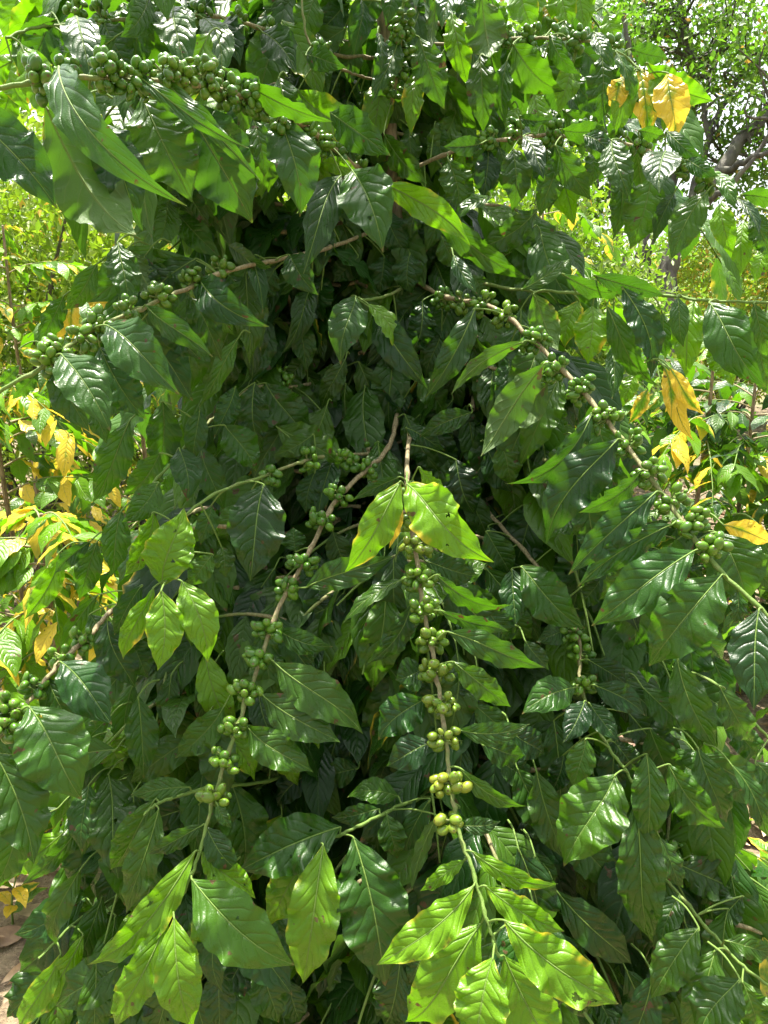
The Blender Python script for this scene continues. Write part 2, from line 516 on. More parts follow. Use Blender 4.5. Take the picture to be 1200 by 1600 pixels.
# leaves: base px,py, tip px,py, apparent width px, kind, depth cm [, roll deg [, tip depth change in lengths [, wave]]]
LV = [
 # ---- top left
 (92,104,233,300,66,'s',62,-10,-.45), (70,163,214,382,112,'u',66,8,.05), (138,178,219,352,72,'d',69,25), (-45,178,87,318,92,'d',60,5,.0),
 (222,152,300,312,104,'b',74,10,.1), (288,160,392,345,116,'d',76,-8,.2), (200,108,372,232,26,'g',69,10,-.1,.2), (246,116,398,262,28,'g',71,15,-.1,.2),
 (120,26,142,120,56,'s',86,0,-.5), (162,34,207,112,58,'d',90), (232,-5,192,57,46,'s',88,10,-.5), (272,10,292,102,64,'s',91,0,-.55),
 (318,28,345,124,46,'s',95,15,-.4), (352,32,375,94,54,'s',98,-5,-.5), (28,60,62,128,36,'g',88), (94,38,60,104,46,'d',90,15), (88,30,28,52,22,'g',87,30),
 (133,150,142,240,36,'y',75), (262,316,243,392,46,'s',95,0,-.4), (278,335,345,402,44,'g',98), (330,322,368,384,42,'b',102), (288,290,325,352,34,'b',96),
 (266,300,298,332,22,'s',97), (358,383,425,418,30,'s',98,-20,-.3), (30,-20,5,62,50,'y',110), (75,-15,60,40,44,'o',112), (5,80,40,170,40,'y',115),
 (20,140,30,170,40,'o',120),(170,-20,160,40,45,'y',112),(110,-20,95,45,42,'y',105),(215,35,240,100,40,'b',104),(310,-15,335,60,42,'d',104),(370,-15,385,40,38,'y',118),(262,-20,250,35,42,'y',112), (60,90,70,150,36,'y',118), (150,90,170,160,36,'o',120), (15,140,-10,200,40,'y',116),
 # ---- top centre
 (348,106,520,190,38,'g',80,-30,-.1,.14), (516,176,606,242,58,'s',98,-15,-.4), (436,182,470,338,78,'d',86,12,.1), (398,188,414,276,44,'b',90),
 (533,274,481,424,54,'s',96,12,-.35), (550,266,596,386,84,'s',94,-8,-.4), (598,285,737,378,46,'y',97,-10,.0,.14), (668,318,832,440,40,'b',103,-15,0,.13),
 (410,50,462,110,54,'s',102,0,-.4), (478,86,534,106,36,'s',101,0,-.5), (492,-5,468,68,48,'b',106), (500,15,500,74,22,'o',112), (566,0,553,88,32,'d',100,30),
 (618,-15,604,32,32,'s',98), (590,50,596,112,18,'g',97,40), (622,62,580,162,38,'g',103,-15), (684,-10,668,82,18,'u',96,30), (712,-20,690,45,40,'s',97,0,-.4),
 (655,58,694,170,54,'b',105,10), (650,112,644,204,34,'y',106,15), (705,20,730,132,42,'y',106,0,.05), (750,88,754,204,48,'b',105), (752,-10,768,98,66,'u',101,0),
 (722,-15,742,42,34,'d',98), (792,95,785,192,34,'b',106), (752,224,697,228,30,'s',103,0,-.5), (700,248,716,336,52,'b',108), (762,232,754,312,40,'d',107),
 (600,208,666,287,38,'g',110,-25), (503,252,562,272,26,'y',98), (768,308,704,342,22,'g',104,-35), (680,190,700,270,36,'b',112), (640,200,645,270,34,'b',114),
 (430,-20,440,45,50,'b',110),(520,-20,528,60,44,'b',112),(560,60,530,150,44,'b',114),(500,100,515,185,46,'d',113),(545,110,540,200,40,'b',116),(400,60,415,130,50,'d',112),(455,115,450,185,40,'d',108),
 (640,-20,655,60,36,'b',108),(820,-20,840,60,44,'y',112),(665,150,690,210,34,'b',118),(735,150,720,205,28,'b',118),(470,190,500,260,40,'b',114),
 # ---- top right
 (802,68,877,146,56,'b',102,-15), (860,55,906,116,28,'s',98,-25,-.2), (940,86,936,190,54,'b',99), (893,98,872,172,38,'y',104), (928,50,962,96,24,'s',97,20,-.4),
 (962,80,1003,168,16,'d',96,45), (985,76,1045,90,32,'g',100,0), (1010,98,1116,158,46,'y',96,-15,0), (1000,106,1012,216,46,'o',97.5,0,0,.1), (1044,114,1060,214,54,'o',94,0,0,.08), (1024,112,1036,208,44,'y',96.5,5,0,.1), (975,120,960,178,34,'o',97,0,0,.1), (992,108,966,212,40,'y',96.8,0,0,.12),
 (984,112,962,172,32,'o',102), (950,20,965,70,34,'y',106), (905,-20,915,45,44,'y',110), (860,-20,848,60,40,'o',113), (875,202,952,206,32,'b',99,-20), (812,182,862,186,18,'s',101,0,-.6), (818,212,850,280,30,'s',99,20,-.3), (802,232,806,328,48,'b',102),
 (876,236,842,338,44,'b',100,10), (868,226,924,312,42,'b',98,-10), (912,212,958,242,28,'s',97,10,-.5), (956,218,986,302,48,'s',94,0,-.35), (966,256,960,372,38,'b',98,15),
 (1040,236,1030,300,58,'s',92,0,-.7), (1018,276,986,386,66,'b',97), (1054,300,1024,374,27,'g',96,25), (1106,298,1048,406,52,'b',92), (1040,206,1094,252,24,'s',93,0,-.5),
 (1072,250,1124,276,26,'s',91,10,-.5), (1118,272,1150,328,24,'s',90,20,-.4), (1128,314,1144,400,36,'y',91), (1158,304,1236,312,28,'g',89,-15), (1176,330,1206,410,38,'b',89),
 (998,204,1042,216,24,'b',95), (1150,310,1186,368,16,'s',88,45), (812,-30,836,48,48,'y',108), (880,-35,892,42,50,'y',108), (852,-5,862,56,34,'o',112), (1165,345,1160,430,36,'y',93),
 (780,230,790,300,30,'b',110),(930,235,925,290,30,'b',110),(770,5,782,60,34,'y',113),(840,100,830,180,30,'y',112),(1195,390,1180,440,30,'y',100),
 # ---- left middle
 (184,378,208,482,50,'s',84,10,-.15), (200,388,252,468,42,'u',88,10), (236,408,278,464,38,'b',91), (310,434,402,506,56,'s',89,0,-.45), (228,477,333,558,36,'s',82,-25,-.2,.12),
 (166,508,264,610,78,'s',76,-5,-.4), (95,553,166,656,74,'s',73,5,-.35), (82,575,138,674,54,'d',76,-12), (156,542,226,652,68,'d',81,10), (246,488,312,562,48,'d',88), (292,458,342,562,48,'d',90),
 (326,466,362,524,34,'b',94), (152,412,100,486,36,'b',84), (100,462,60,542,34,'g',90,15), (95,478,80,540,28,'o',94), (118,462,112,535,24,'o',96), (140,455,165,500,28,'o',98),
 (136,622,168,692,38,'b',86), (372,528,316,638,30,'g',95,15), (288,548,270,642,30,'y',96), (312,640,300,722,36,'d',93), (368,604,334,678,36,'s',97,0,-.2), (350,664,404,732,56,'d',95),
 (280,700,296,778,48,'s',90,0,-.25), (250,708,194,776,48,'b',94), (248,754,196,816,46,'s',87,0,-.35), (398,598,405,705,52,'d',99), (415,598,482,690,64,'d',103,-10), (60,580,20,625,24,'g',80,20),
 (180,470,150,520,30,'o',100),(30,545,75,560,16,'o',98),(340,555,330,620,30,'y',108),(240,560,230,620,30,'b',100),(0,600,30,570,20,'g',90),
 # ---- centre upper
 (452,398,492,458,48,'s',97,0,-.3), (398,398,412,488,28,'s',98,10), (556,463,528,560,58,'s',98,5,-.25), (574,474,626,556,30,'y',97,25), (586,488,662,602,52,'s',99,-8,-.2),
 (742,482,665,622,46,'m',94,5,.1), (822,532,704,616,26,'u',92,25,0,.12), (738,644,655,682,36,'d',102), (852,567,752,714,56,'u',89,12,.1,.1), (640,396,640,458,48,'d',112),
 (490,678,428,712,32,'g',100), (634,668,694,706,30,'d',104), (708,398,746,458,24,'s',98,10), (492,738,478,802,38,'d',102), (624,745,553,782,20,'g',90,20),
 (626,752,543,898,56,'y',84,12,-.1), (636,756,752,882,78,'y',82,-5,-.55), (622,764,614,858,24,'o',85,10), (654,730,706,772,20,'y',88,-30,-.1,.2), (712,718,742,806,62,'d',103),
 (430,420,400,470,40,'d',104), (500,470,450,520,40,'d',112), (505,430,500,500,50,'d',112), (470,500,480,580,40,'d',110), (540,560,500,640,34,'b',110), (560,565,590,650,40,'b',113),
 (480,560,440,600,36,'b',112), (590,580,560,640,34,'y',120), (690,560,720,640,40,'b',112), (760,560,745,640,42,'b',108), (800,560,790,640,40,'b',108), (700,420,690,470,40,'d',116),
 (600,330,640,400,44,'d',114),(670,350,660,430,40,'d',116),(560,400,520,440,40,'d',112),(600,400,590,460,44,'d',115),(690,370,720,420,40,'b',112),(500,640,470,700,40,'b',108),(540,700,510,760,36,'g',106),
 (760,700,800,770,50,'d',104),(690,640,760,700,44,'d',112),(580,640,550,700,40,'b',114),(740,430,760,470,30,'b',110),
 # ---- right middle
 (814,453,895,402,26,'b',99,10), (834,458,872,548,48,'u',97,0), (926,478,918,568,56,'y',98), (878,428,988,456,26,'d',93,-25), (928,430,1038,462,32,'d',91,-20), (972,448,1018,592,48,'d',90,18,0,.1),
 (948,478,1016,614,40,'b',93,-15), (1058,463,1066,542,30,'s',88,10,0,.1), (1086,468,1074,588,48,'y',92), (1108,472,1178,606,68,'s',85,-6,-.3), (1108,538,1146,602,44,'y',92), (1140,478,1192,548,28,'b',89,30),
 (1178,474,1214,566,38,'b',86), (1188,540,1210,622,38,'b',90), (1038,574,1048,656,26,'o',88,5,0,.15), (1046,574,1096,652,26,'o',87,0,0,.15), (1050,582,1082,690,28,'o',89,0,0,.15), (1012,608,986,662,22,'o',104), (992,584,974,634,28,'y',102),
 (958,538,956,624,28,'s',97,0), (856,598,792,674,52,'u',92), (926,644,804,764,38,'m',85,22,0,.1), (966,686,846,842,78,'m',81,5,.05), (1002,735,905,802,30,'m',79,40,0,.1), (1026,768,888,898,54,'m',77,12,.05),
 (905,470,880,540,40,'y',103),(860,620,870,690,44,'b',102),(800,640,830,690,40,'b',104),(900,690,860,760,50,'b',96),(780,690,800,760,46,'b',100),(1005,470,1000,540,36,'b',98),(1035,490,1040,560,34,'b',97),
 (1052,818,904,916,46,'m',76,18,.05,.09), (1086,860,924,978,78,'m',74.5,-6,.05), (1128,898,1014,1042,94,'d',72,6,.1), (1186,952,1180,1108,76,'s',70,0,-.2), (1124,832,1168,944,88,'s',78,0,-.1),
 (1152,924,1138,980,26,'g',74,30), (908,798,854,842,42,'g',93), (814,885,914,982,68,'g',95,0,-.35), (800,888,806,978,42,'s',96), (886,984,842,1002,36,'s',96,0,-.3), (1130,820,1205,850,40,'o',84),
 (1140,850,1215,930,50,'g',84), (1000,870,940,940,44,'b',88),(980,800,930,860,50,'d',92),(940,900,900,950,40,'d',97),(1185,820,1220,900,40,'g',90),
 # ---- left lower
 (254,916,290,796,74,'y',82,8,-.1), (240,800,196,904,42,'y',84,22,0,.12), (240,918,186,1034,36,'y',80,15), (252,922,248,1048,58,'y',78,0,-.15), (284,908,326,1034,58,'y',80,0,-.15), (332,866,294,918,38,'g',84),
 (346,854,352,902,32,'g',88), (412,757,392,908,88,'s',88,5,-.15), (190,798,176,902,44,'m',86), (222,914,180,994,36,'m',88,15), (94,862,38,968,36,'y',102,10), (142,845,84,898,26,'m',100), (152,846,124,938,42,'b',102),
 (152,930,92,1024,28,'g',96,20), (95,1034,172,1132,74,'s',79,0,-.3), (45,1104,120,1250,108,'s',74,0,-.15), (74,1058,118,1152,54,'d',80), (168,970,212,1074,58,'d',90,-10), (216,1088,226,1218,50,'g',90,8),
 (155,1138,192,1204,64,'y',96), (268,1054,260,1142,38,'d',94), (345,900,330,960,40,'d',104),(310,940,340,1000,44,'d',106),(360,960,340,1040,50,'d',108),(290,1060,330,1100,50,'d',104),(140,960,170,1020,40,'m',92),
 (240,1000,270,1060,40,'d',98),(310,1100,290,1170,40,'d',98),(200,1000,230,1060,50,'m',93),(380,790,340,840,36,'g',96),(330,790,310,850,34,'g',92),(380,900,350,960,40,'d',104),
 # ---- centre lower
 (478,918,616,874,48,'g',88,0,-.2), (630,905,534,972,24,'g',86,-35), (602,918,580,1084,64,'b',93,10), (642,944,577,1038,38,'g',88,25), (434,984,518,1012,38,'g',89), (428,1034,572,1138,68,'g',85,-5,-.15),
 (408,1084,532,1158,62,'g',84,-5,-.15), (384,1132,492,1202,56,'g',83,-5,-.1), (662,1045,618,1062,54,'m',84), (668,1090,588,1154,62,'m',80,5), (674,1160,604,1200,52,'m',78), (682,898,796,960,28,'g',83,-38,0,.12),
 (688,954,796,988,24,'g',82,-35,0,.12), (698,987,850,1046,44,'g',80,-15,-.1,.1), (708,1034,796,1112,42,'g',80,-20), (716,1140,828,1132,36,'g',78,-15,-.1,.1), (752,1162,822,1188,48,'d',86),
 (462,862,458,824,38,'d',95), (664,876,748,902,52,'d',92), (538,924,494,988,48,'d',98), (700,900,760,880,40,'b',98),(760,950,790,1010,50,'d',94),(520,830,540,890,40,'d',100),(745,1040,730,1110,44,'d',92),
 (560,1010,540,1080,40,'b',100),(820,1000,860,1046,30,'g',90),(790,940,830,1000,50,'b',98),(600,870,560,920,40,'d',98),(540,1060,560,1130,44,'d',102),(450,1000,430,1050,30,'d',98),(760,830,800,900,50,'d',100),
 # ---- lower right
 (898,1074,818,1112,54,'s',90,0,-.35), (914,1095,880,1160,42,'s',88,0,-.4), (920,1098,966,1158,36,'s',88,0,-.35), (928,1070,1012,1116,44,'s',90,0,-.1), (918,1030,982,1072,44,'d',93), (1004,1074,1082,1142,48,'s',93,0,0),
 (1058,1028,1122,1172,58,'g',90,0), (1124,1072,1184,1168,48,'b',88), (798,1142,856,1176,52,'d',88), (916,1154,894,1232,44,'g',84), (1010,1178,1010,1322,56,'g',83,0,-.1), (1044,1194,1132,1302,56,'g',85,-8),
 (1090,1168,1134,1284,52,'b',87), (838,1204,882,1342,58,'b',89,10), (962,1210,877,1350,98,'g',80,0,-.25), (992,1248,1016,1482,72,'g',84,5,-.05), (868,1390,1002,1514,60,'s',88,-6,0), (1092,1450,1018,1564,62,'g',80,0,-.15),
 (1118,1484,1066,1612,62,'g',79,5,-.15), (1156,1530,1086,1622,74,'g',76,0,-.15), (1160,1532,1186,1620,54,'g',78), (1134,1470,1216,1494,36,'g',82), (1030,1308,1068,1388,32,'g',86,30), (1060,1350,1152,1392,64,'d',92),
 (1062,1398,1030,1474,42,'s',90), (1142,1194,1204,1314,32,'g',86,25), (1180,1190,1230,1270,50,'g',88), (1000,1010,1050,1060,44,'d',98),(1070,1180,1060,1250,44,'b',94),(830,1260,850,1330,44,'d',96),(880,1180,860,1240,36,'d',94),
 (940,1350,930,1420,44,'d',100),(1130,1130,1190,1190,44,'d',94),(1100,1290,1110,1370,44,'d',98),(1160,1400,1120,1460,40,'d',90),(860,1300,830,1380,60,'d',98),(960,1160,1000,1210,40,'g',90),
 # ---- bottom left
 (-8,1178,54,1350,84,'m',71,8), (243,1248,174,1366,58,'b',86,10), (248,1264,184,1434,54,'g',83,-10,-.15), (296,1230,204,1242,36,'g',87), (318,1288,228,1342,30,'g',79,20), (305,1330,135,1514,54,'y',77,8,-.1),
 (262,1430,174,1612,58,'y',75.5,8,-.1), (272,1434,302,1618,70,'y',74.5,0,-.15), (300,1374,456,1516,92,'g',75,-5,-.2), (314,1330,402,1402,46,'y',79), (322,1292,374,1364,42,'g',79), (338,1254,362,1294,20,'g',79), (160,1246,128,1338,38,'m',92),
 (132,1274,24,1392,28,'g',98,25), (126,1358,74,1484,42,'g',94), (160,1400,110,1540,48,'g',96), (130,1460,50,1600,44,'y',93), (95,1490,10,1620,40,'y',92), (180,1430,120,1600,50,'g',94), (345,1508,342,1610,52,'g',86),
 (410,1500,440,1600,60,'g',88), (150,1500,150,1640,52,'g',90),(210,1470,200,1600,46,'g',91),(300,1520,330,1640,40,'g',90),(240,1350,205,1450,50,'g',92),(40,1260,-20,1400,50,'m',84),(100,1180,60,1250,44,'b',96),
 # ---- bottom centre
 (532,1292,372,1362,84,'g',84,0,-.25), (592,1264,518,1282,32,'g',88), (622,1244,544,1240,40,'g',91), (505,1320,473,1544,80,'y',80,0,-.1), (492,1324,420,1456,62,'y',82.5,0,-.05), (552,1308,602,1550,108,'s',81.5,0,-.12),
 (604,1272,622,1342,44,'g',88), (740,1384,586,1508,60,'y',71,8,-.1), (726,1344,656,1392,26,'y',74,15), (752,1442,640,1626,88,'y',71.5,15,-.0), (770,1496,740,1640,84,'y',67.0,-8,-.15), (788,1494,872,1648,88,'y',69.5,-14,-.0),
 (788,1438,972,1572,78,'y',68.5,-8,-.12), (758,1384,884,1458,46,'y',71,-10), (736,1330,872,1392,30,'y',73,-20,-.1,.12), (718,1290,782,1284,28,'g',75), (718,1200,822,1268,26,'g',76,-25,0,.1), (672,1248,630,1346,36,'d',88,20),
 (684,1274,640,1386,22,'u',84,30), (668,1478,640,1536,40,'m',80), (625,1500,596,1612,66,'b',88), (660,1540,640,1620,50,'d',90), (520,1480,500,1560,44,'d',96),(450,1530,470,1600,44,'d',95),(700,1340,680,1400,44,'d',92),
 (830,1330,860,1400,44,'d',92),(780,1190,830,1230,44,'d',92),(560,1200,500,1210,44,'d',98),(430,1150,420,1220,44,'d',100),(610,1180,590,1240,40,'d',98),(880,1540,900,1620,60,'d',88),(940,1570,960,1640,50,'d',90),
 (660,470,640,560,44,'d',110), (620,500,610,580,44,'d',112), (655,590,700,650,44,'b',109), (665,300,640,370,44,'d',112), (600,290,580,360,40,'d',110), (690,520,660,590,40,'d',112), (630,600,620,670,36,'d',113), (740,1100,800,1160,44,'d',92),(480,1210,430,1260,44,'d',98),
]

KIND = {  # young, yellow (both also hold painted backlight), default tip depth change, underside?
    'd': (0.02, 0.00, .05, 0), 's': (0.03, 0.00, -.30, 0), 'm': (0.02, 0.02, -.05, 0), 'g': (0.15, 0.04, -.12, 0), 'b': (0.20, 0.05, .10, 0),  # 'b' is the backlit leaf, its glow put into the young tint
    'u': (0.28, 0.10, .0, 1), 'y': (0.82, 0.15, -.05, 0), 'o': (1.0, 0.74, .0, 0), 'c': (0.30, 0.10, .0, 1)}

CL = {  # berry clusters: branch -> (px, py, count, ripeness)
 'topleft': [(64,122,15,0),(106,118,9,0),(163,112,14,0),(190,122,10,0),(222,128,12,0),(258,112,10,.1),(285,118,10,.2),(322,122,14,.1),(352,142,12,0),(384,150,14,0),(412,160,14,.1),(440,182,12,0),(470,200,12,0),(500,222,12,0),(528,242,10,0),(560,262,8,0)],
 'topupper': [(120,20,8,0),(160,22,12,0),(206,6,5,0),(258,12,8,0),(312,18,8,0),(372,30,6,.1),(415,44,9,0),(474,70,10,0)],
 'leftmid': [(344,417,5,.1),(301,440,9,.1),(248,463,9,.1),(200,486,9,.1),(156,508,9,.1),(128,528,8,.1),(88,550,12,.1),(68,562,8,.1)],
 'leftlow': [(126,998,8,0),(93,1026,5,0),(54,1072,7,0),(24,1108,12,.1),(6,1134,10,.1)],
 'centreleft': [(545,718,9,0),(575,735,9,0),(528,775,11,0),(502,815,12,0),(470,880,13,0),(448,920,10,0),(418,985,11,0),(401,1030,10,0),(384,1082,10,.1),(366,1136,10,.1),(350,1188,11,.1),(336,1240,10,.3)],
 'centre': [(640,770,6,.2),(646,815,8,.3),(650,856,12,.45),(658,906,14,.2),(666,955,12,.2),(674,1002,12,.25),(683,1050,12,.35),(690,1102,11,.45),(695,1154,11,.6),(702,1224,12,.75),(706,1288,7,.8)],
 'right': [(692,466,9,0),(722,470,10,.2),(758,474,12,.1),(792,492,12,.2),(836,532,14,0),(868,578,14,0),(908,608,14,0),(946,652,13,.1),(984,692,10,0),(1018,740,11,.1),(1052,782,11,.1),(1084,818,10,.1),(1108,858,10,.1)],
 'upright': [(765,216,7,0),(806,204,9,0),(866,208,10,0),(904,206,8,0),(962,220,7,0),(1002,226,5,0),(1070,262,6,0),(1102,284,6,0)],
 'topright': [(790,58,10,0),(830,56,9,0),(872,58,8,0),(904,62,8,0),(958,74,6,0)],
 'midleft': [(482,720,10,0),(424,742,7,0),(582,706,7,0)],
 'lowright': [(872,958,8,0),(896,990,8,0),(908,1020,8,0),(912,1072,10,.1)],
 'upshoot': [(628,28,6,.1),(626,52,10,0),(624,80,12,0),(622,112,12,0),(616,140,8,0)],
 'topinner': [(573,172,10,0),(500,74,6,0)],
 'bottomright': [(1048,1330,8,0)],
 'lowbrown': [(655,1128,6,0)],
 'lefthang': [(440,590,9,0)],
}

plant = empty('coffee_plant', tuple(P(640, 1600, 1.25) * np.array((1, 1, 0))))
tag(plant, 'big dark glossy coffee bush with long drooping branches of green berries, filling the picture', 'coffee plant')

# stem: from the ground behind the leaves up past the top of the picture
acc = Acc()
gx, gy = plant.location[0], plant.location[1]
sp_main = spline(np.vstack([[gx, gy, -0.05], [gx, gy - .01, .25], P(655, 1100, 1.25), P(646, 800, 1.23), P(640, 600, 1.21), P(628, 430, 1.20), P(612, 280, 1.17), P(606, 140, 1.15), P(598, 0, 1.14), P(590, -180, 1.14), P(596, -380, 1.16)]), n=10)
rr = np.interp(np.linspace(0, 1, len(sp_main)), [0, .3, .7, 1], [.018, .013, .011, .005])
rr = rr * (1 + 0.10 * np.sin(np.arange(len(rr)) * 0.9) + 0.07 * rng.normal(size=len(rr)))
tube(acc, sp_main, rr, 14)
acc.build('trunk', M_STEM, plant)
acc = Acc()
st2 = spline(np.vstack([[gx + .05, gy + .03, -0.05], P(690, 1300, 1.22), P(672, 1000, 1.22), P(655, 700, 1.20), P(648, 560, 1.19), P(642, 440, 1.2), P(636, 330, 1.24), P(650, 150, 1.3), P(680, -100, 1.3)]), n=8)
tube(acc, st2, np.linspace(.014, .006, len(st2)), 12)
acc.build('trunk', M_STEM, plant)

branch_objs, branch_paths = {}, {}
for bn, (pts, t0, t1, g0, g1) in BR.items():
    a = np.array(pts, float)
    path = spline(P(a[:, 0], a[:, 1], a[:, 2]), n=8)
    k = len(path)
    s = np.linspace(0, 1, k)
    path = path + rng.normal(size=(k, 3)) * 0.0006
    rad = (t0 + (t1 - t0) * s) / 2000
    nodes = (np.abs(((s * len(pts) * 1.3) % 1) - .5) < .09)
    rad = rad * (1 + .28 * nodes)
    tint = np.zeros((k, 3)); tint[:, 0] = g0 + (g1 - g0) * s ** 1.5; tint[:, 1] = .5
    acc = Acc()
    tube(acc, path, rad, 9, tint)
    branch_objs[bn] = acc.build('branch', M_TWIG, plant, origin=path[0])
    branch_paths[bn] = path

allp = np.vstack(list(branch_paths.values()))
allb = np.concatenate([[bn] * len(p) for bn, p in branch_paths.items()])
ax_, ay_, ad_ = pix(allp)
main_d = ad_

def front_depth(px, py):
    """depth of the hand placed branches and leaves around a pixel"""
    w = np.exp(-((hx[None] - np.asarray(px)[:, None]) ** 2 + (hy[None] - np.asarray(py)[:, None]) ** 2) / (2 * 55.0 ** 2)) + 1e-9
    return (w * hd[None]).sum(1) / w.sum(1)


LVA = [l for l in LV]
hx = np.array([(l[0] + l[2]) / 2 for l in LVA] + list(ax_)); hy = np.array([(l[1] + l[3]) / 2 for l in LVA] + list(ay_))
hd = np.array([l[6] / 100 for l in LVA] + list(ad_))

LEAF_LABEL = {'o': 'yellow leaf, backlit glow in its colour', 'y': 'young lime green leaf'}


def hero_leaf(l):
    bx, by, tx, ty, w, k, dep = l[:7]
    yng, yel, dz, und = KIND[k]
    roll = l[7] if len(l) > 7 else rng.uniform(-14, 14)
    if len(l) > 8: dz = l[8]
    if k == 's': dz = dz * 1.25 - .05
    wave = l[9] if len(l) > 9 else rng.uniform(.07, .16)
    if k == 's': wave *= .6
    dep = dep / 100.0
    px_len = math.hypot(tx - bx, ty - by)
    Pb = P(bx, by, dep); Pt = P(tx, ty, dep + dz * px_len * dep / FPX)
    mid = (Pb + Pt) / 2
    ex = norm(Pt - Pb)
    tc = norm(CAM - mid)
    z = norm(tc - (tc @ ex) * ex)
    y = np.cross(z, ex)
    r = math.radians(roll)
    nn = z * math.cos(r) + y * math.sin(r)
    if und: nn = -nn
    W = w * dep / FPX / max(.35, math.cos(r)) * 1.0
    Ln = np.linalg.norm(Pt - Pb)
    big = px_len * w > 4200
    nu, nv = (30, 12) if big else (20, 8)
    if (bx, by, tx, ty) not in HOLES and rng.random() < .16 and px_len * w > 2500:
        HOLES[(bx, by, tx, ty)] = [(rng.uniform(.2, .8), rng.uniform(.15, .85), rng.uniform(.02, .05)) for _ in range(rng.integers(1, 4))]
    if (bx, by, tx, ty) in HOLES: nu, nv = 96, 40
    arch = rng.uniform(.03, .14)
    co, q, uv = leaf_batch(Pb[None], Pt[None], nn[None], [W], [arch], [rng.uniform(.08, .34)], [wave], [rng.uniform(2.6, 4.6)],
                           [rng.uniform(0, 1)], [rng.uniform(-.8, .8)], [rng.uniform(-.07, .07)], nu, nv)
    co = co[0]
    U_ = uv
    holes = HOLES.get((bx, by, tx, ty))
    if holes:
        cen = uv[q].mean(1)
        keep = np.ones(len(q), bool)
        for hu, hv, hr in holes:
            an = np.arctan2(cen[:, 1] - hv, (cen[:, 0] - hu) * 2.2)
            keep &= (((cen[:, 0] - hu) * 2.2) ** 2 + (cen[:, 1] - hv) ** 2) > (hr * (1 + .28 * np.sin(3 * an + 1) + .18 * np.sin(7 * an))) ** 2
        q = q[keep]
    acc = Acc()
    t = (np.clip(yng + rng.uniform(-.08, .14), 0, 1), rng.uniform(0, 1), np.clip(yel * rng.uniform(.5, 1.25), 0, 1))
    acc.add(co, q, uv, t, 0)
    # midrib: a slim raised cord on both faces
    I = np.arange((nu + 1) * (nv + 1)).reshape(nu + 1, nv + 1)
    rib = co[I[:, nv // 2]]
    tube(acc, rib, np.linspace(.0011, .00025, len(rib)) * min(1.2, Ln / .12) * .8, 5, (.75, .5, 0), 1)
    return acc, t, Pb, ex, px_len * w, nn


HOLES = {(552, 1308, 602, 1550): [(.19, .40, .045), (.26, .38, .062)], (788, 1438, 972, 1572): [(.66, .22, .07), (.80, .22, .055)],
         (45, 1104, 120, 1250): [(.14, .57, .055)], (262, 316, 243, 392): [(.8, .5, .07)], (352, 32, 375, 94): [(.3, .35, .06), (.55, .5, .05)]}

rest = Acc()
EXTRA = []
for (x0, x1, y0, y1, cnt, kinds) in [(380, 880, 290, 720, 95, 'dgbgsb'), (800, 1150, 950, 1560, 60, 'dddgs'), (60, 450, 930, 1570, 60, 'dggsy'),
                                     (420, 720, 840, 1260, 36, 'ddgb'), (180, 420, 380, 700, 24, 'dgb'), (420, 900, -20, 260, 46, 'bbygy'), (0, 330, -20, 110, 10, 'yyb'), (700, 1000, 640, 960, 30, 'ddm')]:  # lime leaves along the top carry backlit glow in their colour
    for _ in range(cnt):
        x, y = rng.uniform(x0, x1), rng.uniform(y0, y1)
        f = front_depth([x], [y + 40])[0] + rng.uniform(.025, .10)
        a = math.radians(rng.normal(0, 26) + (x - 620) / 600 * 28)
        Lp = rng.uniform(.075, .135) * FPX / f
        EXTRA.append((x, y, x + math.sin(a) * Lp, y + math.cos(a) * Lp, Lp * rng.uniform(.36, .5), kinds[rng.integers(len(kinds))], f * 100))
LVs = sorted(LVA, key=lambda l: -math.hypot(l[2] - l[0], l[3] - l[1]) * l[4] * (1.0 if l[6] < 100 else .6))
N_SINGLE = 110
for idx, l in enumerate(LVs + EXTRA):
    acc, t, Pb, ex, area, nn = hero_leaf(l)
    d2 = ((allp - Pb) ** 2).sum(1)
    j = int(d2.argmin())
    dist = math.sqrt(d2[j])
    if dist < 0.075:
        a, c = allp[j], Pb
        L_ = dist + .01
        pth = np.array([a, a + (c - a) * .45 + np.array((0, 0, .05)) * L_, c, c + ex * .006])
        tube(acc, spline(pth, n=4), np.linspace(.0011, .0009, 13), 6, (.8, .5, 0), 1)
    else:      # grows from a side twig hidden deeper in the bush
        back = np.array((0, .022, .006)) + (np.array((gx, gy, Pb[2])) - Pb) * .05
        pth = np.array([Pb + back, Pb + back * .5 + np.array((0, 0, .006)), Pb, Pb + ex * .006])
        tube(acc, spline(pth, n=4), np.linspace(.0012, .0009, 13), 6, (.8, .5, 0), 1)
    if idx < N_SINGLE:
        o = acc.build('leaf', [M_LEAF, M_TWIG], branch_objs[allb[j]], origin=Pb)
        if l[5] in LEAF_LABEL: o['label'] = LEAF_LABEL[l[5]]
    else:
        rest.v += acc.v; rest.uv += acc.uv; rest.t += acc.t; rest.m += acc.m
        rest.f += [f + rest.n for f in acc.f]; rest.n += acc.n

